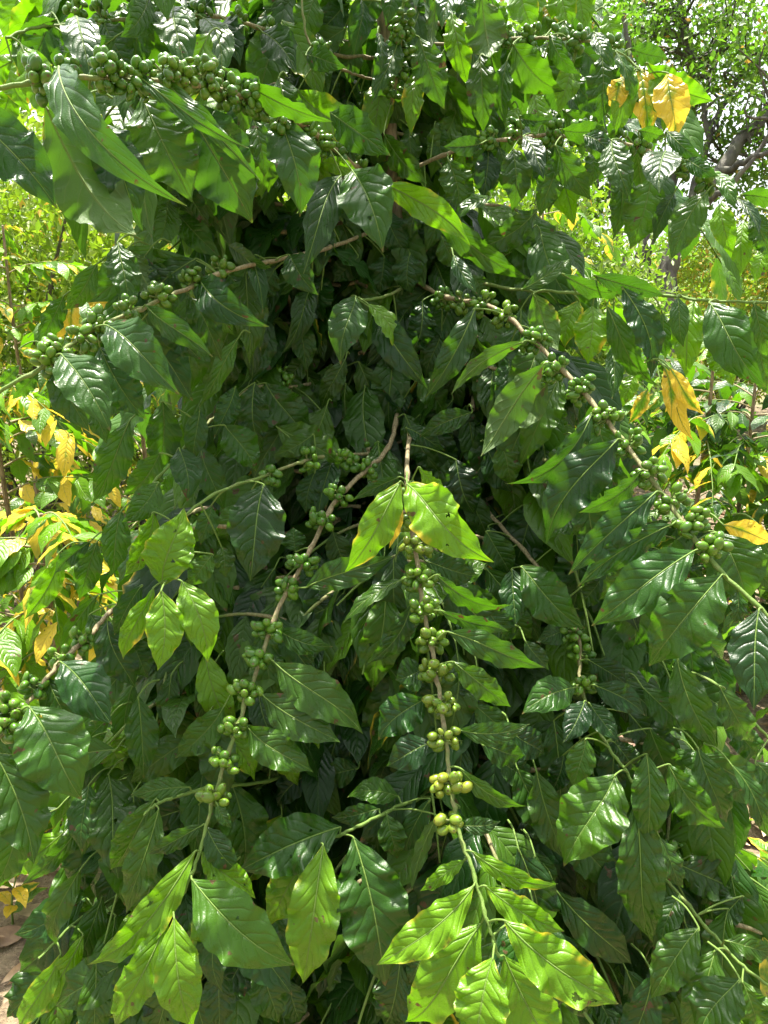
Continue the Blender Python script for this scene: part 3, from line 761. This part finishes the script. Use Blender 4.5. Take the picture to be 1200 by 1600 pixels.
# ------------------------------------------------------------------ berries
def unit_berry(nu=12, nv=9):
    th = np.linspace(0, np.pi, nv + 1)
    ph = np.linspace(0, 2 * np.pi, nu, endpoint=False)
    V = []
    for t in th:
        r = math.sin(t); z = math.cos(t)
        for p in ph:
            V.append((r * math.cos(p), r * math.sin(p), z))
    V = np.array(V)
    I = np.arange((nv + 1) * nu).reshape(nv + 1, nu); J = np.roll(I, -1, 1)
    q = np.stack([I[1:], J[1:], J[:-1], I[:-1]], -1).reshape(-1, 4)
    # calyx scar: a small raised ring with a dimple at the free end (z = 1)
    zz = V[:, 2]
    cap = np.clip((zz - .90) / .10, 0, 1)
    V[:, 2] = zz + .06 * np.sin(cap * np.pi) - .10 * np.clip((zz - .985) / .015, 0, 1)
    return V, q, cap


UB, UQ, UCAP = unit_berry()


def berry_cluster(acc, centre, axis, n, ripe, R, spread, bn=''):
    pts = []
    axis = norm(axis)
    e1 = norm(np.cross(axis, (0.2, .1, 1))); e2 = np.cross(axis, e1)
    for k in range(n):
        best = None
        for tries in range(40):
            a = rng.uniform(0, 2 * np.pi)
            rad = R * rng.uniform(1.15, 1.35 + spread)
            al = rng.uniform(-1, 1) * R * 1.35
            c = axis * al + (e1 * math.cos(a) + e2 * math.sin(a)) * rad
            dm = min([np.linalg.norm(c - p) for p in pts] or [9])
            if best is None or dm > best[0]: best = (dm, c)
            if dm > R * 1.75: break
        pts.append(best[1])
    for c in pts:
        outd = norm(c - axis * (c @ axis) * .55)
        f1 = norm(np.cross(outd, (.3, .2, .9))); f2 = np.cross(outd, f1)
        r = R * (.94 if bn in ('leftlow', 'leftmid') else 1) * (rng.uniform(.80, 1.06) if rng.random() > .14 else rng.uniform(.45, .7))
        el = rng.uniform(1.04, 1.27)
        sq = rng.uniform(.88, 1.06)
        egg = 1 - rng.uniform(-.05, .13) * UB[:, 2:3]
        outd2 = norm(outd + rng.normal(size=3) * .25)
        V = centre + c + r * (UB[:, :1] * f1 * egg + UB[:, 1:2] * f2 * sq * egg + UB[:, 2:3] * el * outd2)
        t = np.zeros((len(UB), 3)); t[:, 0] = np.clip(ripe * rng.uniform(.4, 1.3), 0, 1); t[:, 1] = rng.uniform(0, 1); t[:, 2] = UCAP
        acc.add(V, UQ, None, t, 0)
        a = centre + axis * (c @ axis) * .5
        b = centre + c - outd * r * .9
        tube(acc, np.array([a, (a + b) / 2, b]), .0011, 5, (.6, .5, 0), 1, cap=False)


for bn, lst in CL.items():
    path = branch_paths[bn]
    bx, by, bd = pix(path)
    for (cx, cy, n, ripe) in lst:
        j = int(((bx - cx) ** 2 + (by - cy) ** 2).argmin())
        dep = bd[j]
        c = P(cx, cy, dep)
        tan = path[min(j + 1, len(path) - 1)] - path[max(j - 1, 0)]
        acc = Acc()
        berry_cluster(acc, c, tan, int(n * rng.uniform(1.05, 1.8)) + 1, ripe * .6, .0052 if bn in ('topleft', 'topupper') else .0056, .40 + .10 * n, bn)
        o = acc.build('berry_cluster', [M_BERRY, M_TWIG], branch_objs[bn], origin=c)
        if ripe > .5: o['label'] = 'paler yellow green berries'

# ------------------------------------------------------------------ inner branches and their leaves
def droop_branch(root, az, length, rise, droop, n=9):
    s = np.linspace(0, 1, n)
    h = np.array((math.cos(az), math.sin(az), 0))
    p = root + h * (length * s)[:, None]
    p[:, 2] += rise * length * s - droop * length * s ** 2
    p += np.cumsum(rng.normal(size=(n, 3)) * .006 * length, 0)
    return p


fill = dict(Pb=[], Pt=[], N=[], W=[], t=[])
inner_tw = []


def add_leaf(store, Pb, dirn, Ln, up=None, W=None, t=None, jit=.25):
    d = norm(dirn + rng.normal(size=3) * jit)
    up = np.array((0, 0, 1.0)) if up is None else up
    n = up + rng.normal(size=3) * .3
    store['Pb'].append(Pb); store['Pt'].append(Pb + d * Ln); store['N'].append(n)
    store['W'].append(W or Ln * rng.uniform(.38, .50)); store['t'].append(t)


for i in range(170):
    zz = rng.uniform(.12, 2.08) if i % 3 else rng.uniform(.12, 1.1)
    root = np.array([np.interp(zz, sp_main[:, 2], sp_main[:, k]) for k in range(3)]); root[2] = zz
    az = rng.uniform(0, 2 * np.pi)
    ln = rng.uniform(.38, .66) * (1.0 if zz < 1.9 else .8)
    pth = droop_branch(root, az, ln, rng.uniform(.0, .45), rng.uniform(.4, .95))
    qx, qy, qd = pix(pth)
    if (qd < .3).any(): continue
    fd = front_depth(qx, qy)
    ok = (qd > fd + .07) | (qy < -60)
    m = int(np.argmin(ok)) if not ok.all() else len(ok)
    if m < 3: continue
    pth = spline(pth[:m], n=3)
    inner_tw.append(pth)
    tot = len(pth)
    for j in range(3, tot, 2):
        f = j / tot
        T = norm(pth[min(j + 1, tot - 1)] - pth[j - 1])
        side = norm(np.cross(T, (0, 0, 1)))
        for sgn in (-1, 1):
            dirn = T * .45 + side * sgn * .65 + np.array((0, 0, -.75))
            Ln = rng.uniform(.08, .135)
            e = pth[j] + dirn * Ln
            ex_, ey_, ed_ = pix(np.array([e, pth[j]]))
            fdd = front_depth(ex_, ey_)
            if (ed_ < fdd + .04).any() and (ey_ > -60).all(): continue
            young = max(0, rng.normal(.12, .12)) + (.45 if f > .85 and rng.random() < .5 else 0)
            add_leaf(fill, pth[j] + side * sgn * .008, dirn, Ln, up=np.array((0, 0, 1.0)) + side * sgn * .5,
                     t=(min(1, young), rng.random(), .25 if rng.random() < .07 else 0.03))


# side shoots filling the shaded heart of the bush, just behind the outer leaves
SY = [-60, 280, 420, 620, 760, 950, 1150, 1350, 1600, 1700]
SL = [150, 330, 400, 370, 300, 240, 150, 110, 70, 60]
SR = [760, 740, 760, 840, 900, 1010, 1100, 1130, 1180, 1190]
for i in range(560):
    py = rng.uniform(-60, 1690) if i % 3 else rng.uniform(300, 1000)
    lo, hi = np.interp(py, SY, SL), np.interp(py, SY, SR)
    px = rng.uniform(lo, hi)
    f0 = front_depth([px], [py])[0]
    dep = f0 + .04 + rng.random() ** 1.3 * .30
    a = P(px, py, dep)
    if a[2] < .1: continue
    out = np.array((a[0] - gx, a[1] - gy, 0)); out = out / max(.05, np.linalg.norm(out))
    az = math.atan2(out[1], out[0]) + rng.normal() * .8
    pth = spline(droop_branch(a - out * .03, az, rng.uniform(.09, .17), rng.uniform(.0, .4), rng.uniform(.4, 1.2), n=5), n=3)
    qx, qy, qd = pix(pth)
    if (qd < front_depth(qx, qy) + .02).any():
        pth = pth + AX_F * .06
    inner_tw.append(pth); tot = len(pth)
    for j in range(1, tot, 4):
        T = norm(pth[min(j + 1, tot - 1)] - pth[j - 1]); side = norm(np.cross(T, (0, 0, 1)))
        for sgn in (-1, 1):
            dirn = T * .4 + side * sgn * .6 + np.array((0, 0, -.8)); Ln = rng.uniform(.085, .150)
            e = pth[j] + dirn * Ln
            ex_, ey_, ed_ = pix(np.array([e, pth[j]]))
            if (ed_ < front_depth(ex_, ey_) + .015).any(): continue
            add_leaf(fill, pth[j] + side * sgn * .006, dirn, Ln, up=np.array((0, 0, 1.0)) + side * sgn * .5 - AX_F * .3,
                     t=(float(np.clip(rng.normal(.16, .20), 0, 1)), rng.random(), .25 if rng.random() < .05 else 0.02))


def build_leaves(acc, st, nu=10, nv=4, mat=0, wave=(.04, .09), fold=(.1, .4)):
    n = len(st['Pb'])
    if not n: return
    A = lambda k: np.array(st[k], float)
    co, q, uv = leaf_batch(A('Pb'), A('Pt'), A('N'), A('W'), rng.uniform(.02, .10, n), rng.uniform(*fold, n), rng.uniform(*wave, n),
                           rng.uniform(2.4, 4.5, n), rng.random(n), rng.uniform(-.6, .6, n), rng.uniform(-.05, .05, n), nu, nv)
    k = co.shape[1]
    faces = (q[None] + (np.arange(n) * k)[:, None, None]).reshape(-1, 4)
    acc.add(co.reshape(-1, 3), faces, np.tile(uv, (n, 1)), np.repeat(np.array(st['t'], float), k, axis=0), mat)


build_leaves(rest, fill, 14, 6)
for p in fill['Pb'][:0]: pass
o = rest.build('foliage', [M_LEAF, M_TWIG], plant)
o['kind'] = 'stuff'
print('inner leaves', len(fill['Pb']), 'hero', len(LV))
acc = Acc()
for pth in inner_tw:
    tt = np.zeros((len(pth), 3)); tt[:, 0] = np.linspace(.1, 1, len(pth)); tt[:, 1] = .5
    tube(acc, pth, np.linspace(.0032, .0012, len(pth)), 6, tt)
tag(acc.build('inner_twigs', M_TWIG, plant), kind='stuff')

# ------------------------------------------------------------------ ground and leaf litter
def ground_z(x, y):
    return (.05 * np.sin(x * .9 + 1) * np.cos(y * .7) + .025 * np.sin(x * 2.3 + y * 1.7)) * np.minimum(1, (np.abs(y) + np.abs(x)) / 3) \
        + .035 * np.maximum(0, y - 6) 


xs = np.concatenate([-np.geomspace(6, 150, 14)[::-1], np.linspace(-5.5, 5.5, 56), np.geomspace(6, 150, 14)])
ys = np.concatenate([-np.geomspace(3, 120, 10)[::-1], np.linspace(-2.5, 9, 60), np.geomspace(9.6, 200, 18)])
X, Y = np.meshgrid(xs, ys, indexing='ij')
Z = ground_z(X, Y)
I = np.arange(X.size).reshape(X.shape)
acc = Acc()
acc.add(np.stack([X, Y, Z], -1).reshape(-1, 3), np.stack([I[:-1, :-1], I[1:, :-1], I[1:, 1:], I[:-1, 1:]], -1).reshape(-1, 4))
tag(acc.build('ground', ground_material()), kind='structure')

n = 9000
yy = rng.uniform(-.5, 7, n); xx = rng.uniform(-1, 1, n) * (1.5 + yy * .75)
st = dict(Pb=[], Pt=[], N=[], W=[], t=[])
zz = ground_z(xx, yy)
az = rng.uniform(0, 2 * np.pi, n); Ln = rng.uniform(.05, .13, n)
st['Pb'] = np.stack([xx, yy, zz + rng.uniform(.006, .035, n)], 1)
st['Pt'] = st['Pb'] + np.stack([np.cos(az) * Ln, np.sin(az) * Ln, rng.uniform(-.1, .35, n) * Ln], 1)
st['N'] = rng.normal(size=(n, 3)) * .35 + np.array((0, 0, 1)); st['W'] = Ln * rng.uniform(.3, .5, n)
st['t'] = np.stack([np.where(rng.random(n) < .12, .9, 0), rng.random(n), rng.random(n)], 1)
acc = Acc()
build_leaves(acc, st, 5, 2, wave=(.05, .2), fold=(.1, .7))
tag(acc.build('leaf_litter', M_LITTER), 'dry brown fallen leaves lying over the ground', 'leaf litter', kind='stuff')

# ------------------------------------------------------------------ neighbouring coffee shrubs
def coffee_shrub(px, py, d, h, spread, nbr, young, yellow, label, lean=0.0, seed=0, z0=.25, leafL=(.08, .13), name='coffee_shrub'):
    base = P(px, py, d); base[2] = ground_z(base[0], base[1])
    root = empty(name, tuple(float(c) for c in base))
    tag(root, label, 'coffee shrub', 'coffee shrubs growing around the big coffee bush')
    top = base + np.array((lean, 0, h))
    stp = spline(np.array([base - (0, 0, .05), base + (lean * .2, .02, h * .4), base + (lean * .6, -.01, h * .75), top]), n=6)
    acc = Acc()
    tube(acc, stp, np.linspace(.012, .005, len(stp)), 9)
    acc.build('stem', M_STEM, root)
    fl = dict(Pb=[], Pt=[], N=[], W=[], t=[])
    tw = Acc()
    for i in range(nbr):
        f = rng.uniform(z0 / h, 1.0) if h > z0 else 1
        zz = base[2] + f * h
        r0 = np.array([np.interp(zz, stp[:, 2], stp[:, k]) for k in range(3)]); r0[2] = zz
        az = i * 2.399 + rng.uniform(-.3, .3)
        ln = spread * (1.15 - .65 * f) * rng.uniform(.75, 1.15)
        p = spline(droop_branch(r0, az, ln, rng.uniform(.2, .7), rng.uniform(.4, 1.0)), n=2)
        tt = np.zeros((len(p), 3)); tt[:, 0] = np.linspace(.2, 1, len(p)); tt[:, 1] = .5
        tube(tw, p, np.linspace(.0035, .0013, len(p)), 5, tt)
        for j in range(3, len(p), 2):
            T = norm(p[min(j + 1, len(p) - 1)] - p[j - 1]); side = norm(np.cross(T, (0, 0, 1)))
            for sgn in (-1, 1):
                dirn = T * .5 + side * sgn * .7 + np.array((0, 0, -.55))
                yg = np.clip(young + rng.normal() * .2 + (.3 if j > len(p) * .8 else 0), 0, 1)
                add_leaf(fl, p[j], dirn, rng.uniform(*leafL), up=np.array((0, 0, 1.)) + side * sgn * .45,
                         t=(yg, rng.random(), min(1, yellow * rng.uniform(.3, 1.7)) if rng.random() < .35 else 0))  # yellow share puts a sunlit tone into the leaf colour
    tw.build('branches', M_TWIG, root)
    acc = Acc(); build_leaves(acc, fl, 8, 4)
    acc.build('foliage', M_LEAF, root)
    return root


coffee_shrub(40, 1000, 2.5, 1.25, .62, 32, .55, .95, 'sunlit coffee shrub with sunlight put into its yellow leaves at the left edge, behind the big bush')
coffee_shrub(-230, 1050, 2.2, 1.05, .5, 22, .45, .55, 'coffee shrub cut off by the left edge beside the fallen leaves')
coffee_shrub(95, 1060, 2.0, .95, .42, 24, .75, .75, 'low coffee shrub with pale yellow green leaves touching the left side of the big bush')
coffee_shrub(250, 1000, 2.9, 1.45, .75, 34, .35, .3, 'taller coffee shrub behind the left side of the big bush')
coffee_shrub(1130, 1000, 3.0, 1.30, .7, 36, .15, .12, 'dark green coffee shrub behind the right side of the big bush')
coffee_shrub(1300, 1000, 2.7, 1.15, .6, 26, .35, .2, 'coffee shrub cut off by the right edge of the picture')
coffee_shrub(1190, 950, 3.7, 1.55, .8, 40, .25, .15, 'dark leafy coffee shrub closing the gap at the right edge')
coffee_shrub(960, 950, 3.3, 1.4, .8, 34, .30, .2, 'bright coffee shrub between the big bush and the trees on the right')
coffee_shrub(1080, 880, 2.9, 1.4, .5, 16, .85, .8, 'slim coffee shrub with orange yellow leaves behind the berry branch', leafL=(.09, .14))
coffee_shrub(70, 900, 3.6, 1.8, .6, 22, .7, .7, 'yellow leaved coffee shrub further back on the left')
coffee_shrub(620, 900, 3.2, 1.9, .8, 36, .55, .3, 'bright coffee shrub hidden behind the trunk of the big bush')
coffee_shrub(440, 900, 4.0, 1.9, .9, 36, .55, .4, 'bright coffee shrub seen through gaps left of the trunk')
coffee_shrub(820, 900, 4.1, 2.0, .9, 36, .55, .4, 'bright coffee shrub seen through gaps right of the trunk')


# low seedlings and weeds in the litter at both lower corners
def seedling(px, py, h, n, yellow, label):
    k = (CAM_H) / (sp + (py - 800) / FPX * cp)
    b = P(px, py, k); b[2] = ground_z(b[0], b[1])
    root = empty('seedling', tuple(float(c) for c in b)); tag(root, label, 'seedling', 'seedlings in the leaf litter')
    acc = Acc(); stp = spline(np.array([b - (0, 0, .02), b + (.01, 0, h * .5), b + (.03, .02, h)]), n=4)
    tt = np.zeros((len(stp), 3)); tt[:, 0] = .8
    tube(acc, stp, np.linspace(.003, .0015, len(stp)), 6, tt); acc.build('stem', M_TWIG, root)
    fl = dict(Pb=[], Pt=[], N=[], W=[], t=[])
    for i in range(n):
        az = i * 2.4; q = stp[int(len(stp) * (.3 + .69 * i / n))]
        add_leaf(fl, q, np.array((math.cos(az), math.sin(az), .15)), rng.uniform(.06, .11), t=(rng.uniform(.5, 1), rng.random(), yellow * rng.random()))
    acc = Acc(); build_leaves(acc, fl, 10, 4); acc.build('foliage', M_LEAF, root)


seedling(60, 1330, .22, 12, .7, 'small yellow green seedling in the litter at lower left')
seedling(20, 1450, .16, 10, .9, 'yellowing seedling close to the lower left corner')
seedling(100, 1220, .25, 12, .8, 'seedling behind the grey green leaves at left')
seedling(20, 1230, .25, 12, .8, 'seedling at the left edge above the bare litter')
seedling(1170, 1290, .2, 12, .3, 'bright green seedling in the sunlit litter at lower right')
seedling(1190, 1420, .25, 12, .4, 'yellow green seedling by the lower right edge')

# ------------------------------------------------------------------ far bushes and trees
def leaf_cards(acc, centres, size, young, yellow=.0, aspect=.42, mat=0):
    """small simple leaves: folded diamonds, many"""
    n = len(centres)
    d = rng.normal(size=(n, 3)); d[:, 2] -= .5; d = norm(d)
    up = rng.normal(size=(n, 3)) * .7 + np.array((0, 0, 1.0))
    z = norm(up - (up * d).sum(1, keepdims=True) * d); y = np.cross(z, d)
    s = (size * rng.uniform(.6, 1.35, n))[:, None]
    w = s * aspect * .5
    c = centres
    V = np.stack([c, c + d * s * .45 + y * w + z * w * .3, c + d * s, c + d * s * .45 - y * w + z * w * .3, c + d * s * .45], 1)
    V[:, 1] = c + d * s * .42 + y * w + z * w * .35
    V[:, 3] = c + d * s * .42 - y * w + z * w * .35
    q = np.array([[0, 1, 2, 4], [0, 4, 2, 3]])
    q = np.array([[0, 4, 1], [4, 2, 1], [0, 3, 4], [4, 3, 2]])
    F = (q[None] + (np.arange(n) * 5)[:, None, None]).reshape(-1, 3)
    t = np.stack([np.clip(young + rng.normal(size=n) * .2, 0, 1), rng.random(n), (rng.random(n) < yellow) * 1.0], 1)
    acc.add(V.reshape(-1, 3), F, None, np.repeat(t, 5, axis=0), mat)


def clumps(centre, radii, ncl, per, cl_r, hollow=.5):
    """leaf positions gathered in clumps spread through an uneven ellipsoid"""
    k = norm(rng.normal(size=(ncl, 3))) * (hollow + (1 - hollow) * rng.random((ncl, 1)) ** .6)
    lump = 1 + .25 * np.sin(k[:, :1] * 5 + centre[0]) * np.cos(k[:, 1:2] * 4 + centre[1])
    c = centre + k * np.array(radii) * lump
    p = c[:, None] + rng.normal(size=(ncl, per, 3)) * np.array((cl_r, cl_r, cl_r * .6)) * rng.uniform(.6, 1.4, (ncl, 1, 1))
    return p.reshape(-1, 3), c


def bush(px, d, h, rx, label, young, yellow, leaf, ncl=150, per=45, name='leafy_bush', cat='bush', group=None):
    b = P(px, 800, d); b[2] = ground_z(b[0], b[1])
    root = empty(name, tuple(float(c) for c in b)); tag(root, label, cat, 'leafy bushes in the clearing behind')
    pts, cs = clumps(b + (0, 0, h * .55), (rx, rx * .8, h * .5), ncl, per, h * .07, .35)
    pts = pts[pts[:, 2] > b[2] + .03]
    st = Acc()
    for c in cs[::max(1, ncl // 14)]:
        tube(st, spline(np.array([b + (rng.normal() * .05, rng.normal() * .05, -.03), (b + c) / 2 + (0, 0, .1 * h) + rng.normal(size=3) * .04, c]), n=4),
             np.linspace(.018, .005, 9) * max(1, h / 2), 6)
    st.build('stems', M_BARK, root)
    acc = Acc(); leaf_cards(acc, pts, leaf, young, yellow)
    acc.build('crown', M_BACKLEAF, root)
    return root


bush(60, 4.6, 2.5, 1.2, 'pale green small leaved bush at the far left, behind the coffee shrubs', .55, .05, .055, 300, 60)
bush(240, 5.4, 2.4, 1.2, 'leafy green bush in the gap above the left berry branch', .5, .06, .06, 260, 55)
bush(-150, 5.2, 3.2, 1.3, 'tall bush cut off by the left edge', .5, .08, .065, 240, 55)
bush(420, 6.5, 3.0, 1.6, 'bright bush behind the upper left of the big coffee bush', .7, .08, .075, 240, 50)
bush(640, 7.0, 3.4, 1.7, 'bright bush straight behind the trunk', .7, .05, .08, 240, 50)
bush(800, 6.2, 2.3, 1.1, 'grey green bush under the upper right branch', .25, .0, .07, 240, 50)
bush(890, 7.2, 2.1, .8, 'feathery grey green bush left of the forked tree', .3, .0, .07, 260, 50)
bush(1120, 10.5, 2.6, 1.8, 'yellow green bush at the foot of the forked tree', .75, .12, .08, 260, 50)
bush(1310, 9.5, 2.9, 1.5, 'green bush at the far right edge under the trees', .6, .10, .08, 220, 50)


def tree(label, d, trunk_px, w0, limbs, crown, leaf, young, ncl, per, cr, twigs=True):
    """trunk and limbs follow the forks seen in the photograph"""
    tp = np.array(trunk_px, float)
    pts = P(tp[:, 0], tp[:, 1], np.full(len(tp), d) + (tp[:, 2] if tp.shape[1] > 2 else 0))
    g = pts[0].copy(); g[2] = ground_z(g[0], g[1]) - .1
    pts = np.vstack([g, pts[1:]])
    root = empty('shade_tree', (float(g[0]), float(g[1]), float(g[2] + .1))); tag(root, label, 'tree', 'shade trees standing behind the coffee')
    acc = Acc(); tp_ = spline(pts, n=6)
    tp_ += rng.normal(size=tp_.shape) * .012
    tube(acc, tp_, np.linspace(w0 * .95, w0 * .35, len(tp_)), 12)
    acc.build('trunk', M_BARK, root)
    tips = [tp_[len(tp_) // 2:]]
    for lp, w in limbs:
        a = np.array(lp, float)
        q = spline(P(a[:, 0], a[:, 1], d + a[:, 2]), n=6); q += rng.normal(size=q.shape) * .015
        la = Acc(); tube(la, q, np.linspace(w * .8, w * .2, len(q)), 9); la.build('limb', M_BARK, root)
        tips.append(q[3:])
    tips = np.vstack(tips)
    P_, C_ = [], []
    for (cx, cy, dz, rx, rz, k) in crown:
        c = P(cx, cy, d + dz)
        p, cc = clumps(c, (rx, rx, rz), int(ncl * k), per, cr, .2)
        P_.append(p); C_.append(cc)
    C = np.vstack(C_)
    tw = Acc()
    for c in C[::2]:
        j = int(((tips - c) ** 2).sum(1).argmin())
        a = tips[j]
        if np.linalg.norm(a - c) > 2.6: continue
        mid = (a + c) / 2 + rng.normal(size=3) * .12
        tube(tw, spline(np.array([a, mid, c]), n=3), np.linspace(.02, .006, 7), 5)
    if tw.n and 'slim' not in label: tw.build('twigs', M_BARK, root)
    acc = Acc(); leaf_cards(acc, np.vstack(P_), leaf, young, .02, aspect=.5)
    acc.build('crown', M_TREELEAF, root)


tree('dark forked tree whose limbs fan out against the white sky at upper right', 8.5,
     [(1040, 700), (1036, 560), (1040, 450), (1052, 395), (1092, 325), (1135, 250), (1200, 175), (1270, 120)], .15,
     [([(1050, 400, 0), (1072, 345, .2), (1108, 215, .4), (1150, 130, .5), (1200, 70, .5), (1250, 10, .6)], .07),
      ([(1092, 325, 0), (1150, 280, -.3), (1215, 185, -.5)], .06), ([(1120, 270, 0), (1190, 245, -.4), (1280, 210, -.6)], .06),
      ([(1108, 215, .4), (1100, 150, .5), (1130, 60, .7), (1120, -60, .9)], .05)],
     [(1190, 60, .3, 1.4, .9, .9), (1190, 240, .2, .9, .7, .6), (1100, 130, .6, .8, .7, .22)], .085, .35, 110, 36, .14)
tree('leaning pale barked tree with two upright arms, left of the forked tree', 9.5,
     [(996, 680), (1000, 520), (1003, 440), (1010, 380), (1050, 280), (1078, 180), (1085, 108), (1070, 50), (1062, -30)], .13,
     [([(1084, 112, 0), (1110, 75, .2), (1140, 30, .3), (1170, -30, .4)], .07), ([(1084, 112, 0), (1062, 70, -.2), (1075, 10, -.3), (1085, -60, -.3)], .05),
      ([(1030, 330, 0), (1090, 180, .3), (1185, 130, .5)], .05)],
     [(1030, 20, 0, 1.5, .8, .6), (1120, 110, .4, .9, .6, .2), (950, 60, 0, 1.0, .7, .45)], .09, .35, 100, 36, .15)
tree('slim young tree rising behind the yellow leaves at the top right', 8.0,
     [(968, 680), (968, 520), (972, 440), (966, 380), (955, 270), (972, 180), (985, 110), (975, 20)], .07,
     [([(955, 270, 0), (985, 200, .2), (1010, 120, .3)], .03), ([(966, 370, 0), (930, 280, .2), (905, 200, .3)], .03)],
     [(900, 300, .1, .5, .8, .4), (860, 350, .2, .6, .6, .5), (940, 90, .2, .6, .7, .4)], .075, .3, 100, 36, .12)
tree('broad leafy tree far behind the top left of the coffee bush', 11.0,
     [(370, 720), (368, 500), (372, 340), (360, 200), (330, 60), (300, -60)], .14,
     [([(370, 300, 0), (420, 200, .3), (470, 60, .5)], .08), ([(362, 220, 0), (280, 120, -.3), (200, 20, -.5)], .07)],
     [(320, 80, 0, 2.6, 1.6, 1.6), (150, 150, 0, 2.0, 1.4, 1.0), (500, 100, 0, 2.2, 1.6, 1.2)], .12, .6, 110, 40, .22)
tree('tall pale green tree far behind the trunk of the coffee bush', 12.0,
     [(720, 700), (722, 500), (716, 330), (730, 180), (740, 40), (745, -80)], .14,
     [([(716, 330, 0), (660, 200, .3), (640, 60, .4)], .07), ([(728, 200, 0), (790, 120, .3), (850, 20, .3)], .07)],
     [(700, 120, 0, 2.4, 1.8, 1.4), (830, 250, 0, 1.6, 1.4, .9), (620, 280, 0, 1.8, 1.4, .8)], .12, .6, 110, 40, .22)

# distant woodland closing the view: reads as one mass
acc = Acc(); P_ = []
for i in range(46):
    x = rng.uniform(-26, 26); y = rng.uniform(15, 26)
    h = rng.uniform(3.0, 5.5) * (1 if x < 2.5 else .60)
    p, c = clumps(np.array((x, y, h * .55 + ground_z(x, y))), (rng.uniform(1.6, 2.8), 1.6, h * .55), 46, 40, .32, .4)
    P_.append(p)
leaf_cards(acc, np.vstack(P_), .20, .55, .06, aspect=.5)
tag(acc.build('woodland', M_TREELEAF), 'sunlit green woodland closing the view behind everything', 'woodland', kind='stuff')

# unseen trees added beside and behind the photographer to block low sky light
def added_tree(x, y, h, r, label, k=150):
    z = ground_z(x, y)
    root = empty('shade_tree', (x, y, float(z))); tag(root, label, 'tree', 'shade trees standing behind the coffee')
    acc = Acc(); st_ = spline(np.array([(x, y, z - .1), (x + .1, y, h * .35), (x - .1, y + .1, h * .7), (x, y, h)]), n=6)
    tube(acc, st_, np.linspace(.16, .05, len(st_)), 12); acc.build('trunk', M_BARK, root)
    p, c = clumps(np.array((x, y, h * .78)), (r, r, h * .34), k, 40, .22, .25)
    la = Acc()
    for q in c[::9]:
        a = st_[int(len(st_) * rng.uniform(.4, .9))]
        tube(la, spline(np.array([a, (a + q) / 2 + (0, 0, .15), q]), n=3), np.linspace(.05, .012, 7), 6)
    la.build('limbs', M_BARK, root)
    acc = Acc(); leaf_cards(acc, p, .16, .35, .02, aspect=.5); acc.build('crown', M_TREELEAF, root)


added_tree(-3.8, -3.2, 6.0, 2.2, 'unseen spreading tree added to block sky light behind the photographer to the left')
added_tree(1.8, -5.0, 7.0, 2.5, 'unseen tall tree added to block sky light behind the photographer')
added_tree(5.4, -1.2, 6.5, 2.3, 'unseen spreading tree added to block sky light beside the photographer to the right')
added_tree(-6.5, 1.5, 6.0, 2.2, 'unseen tree added to block sky light outside the left of the picture')
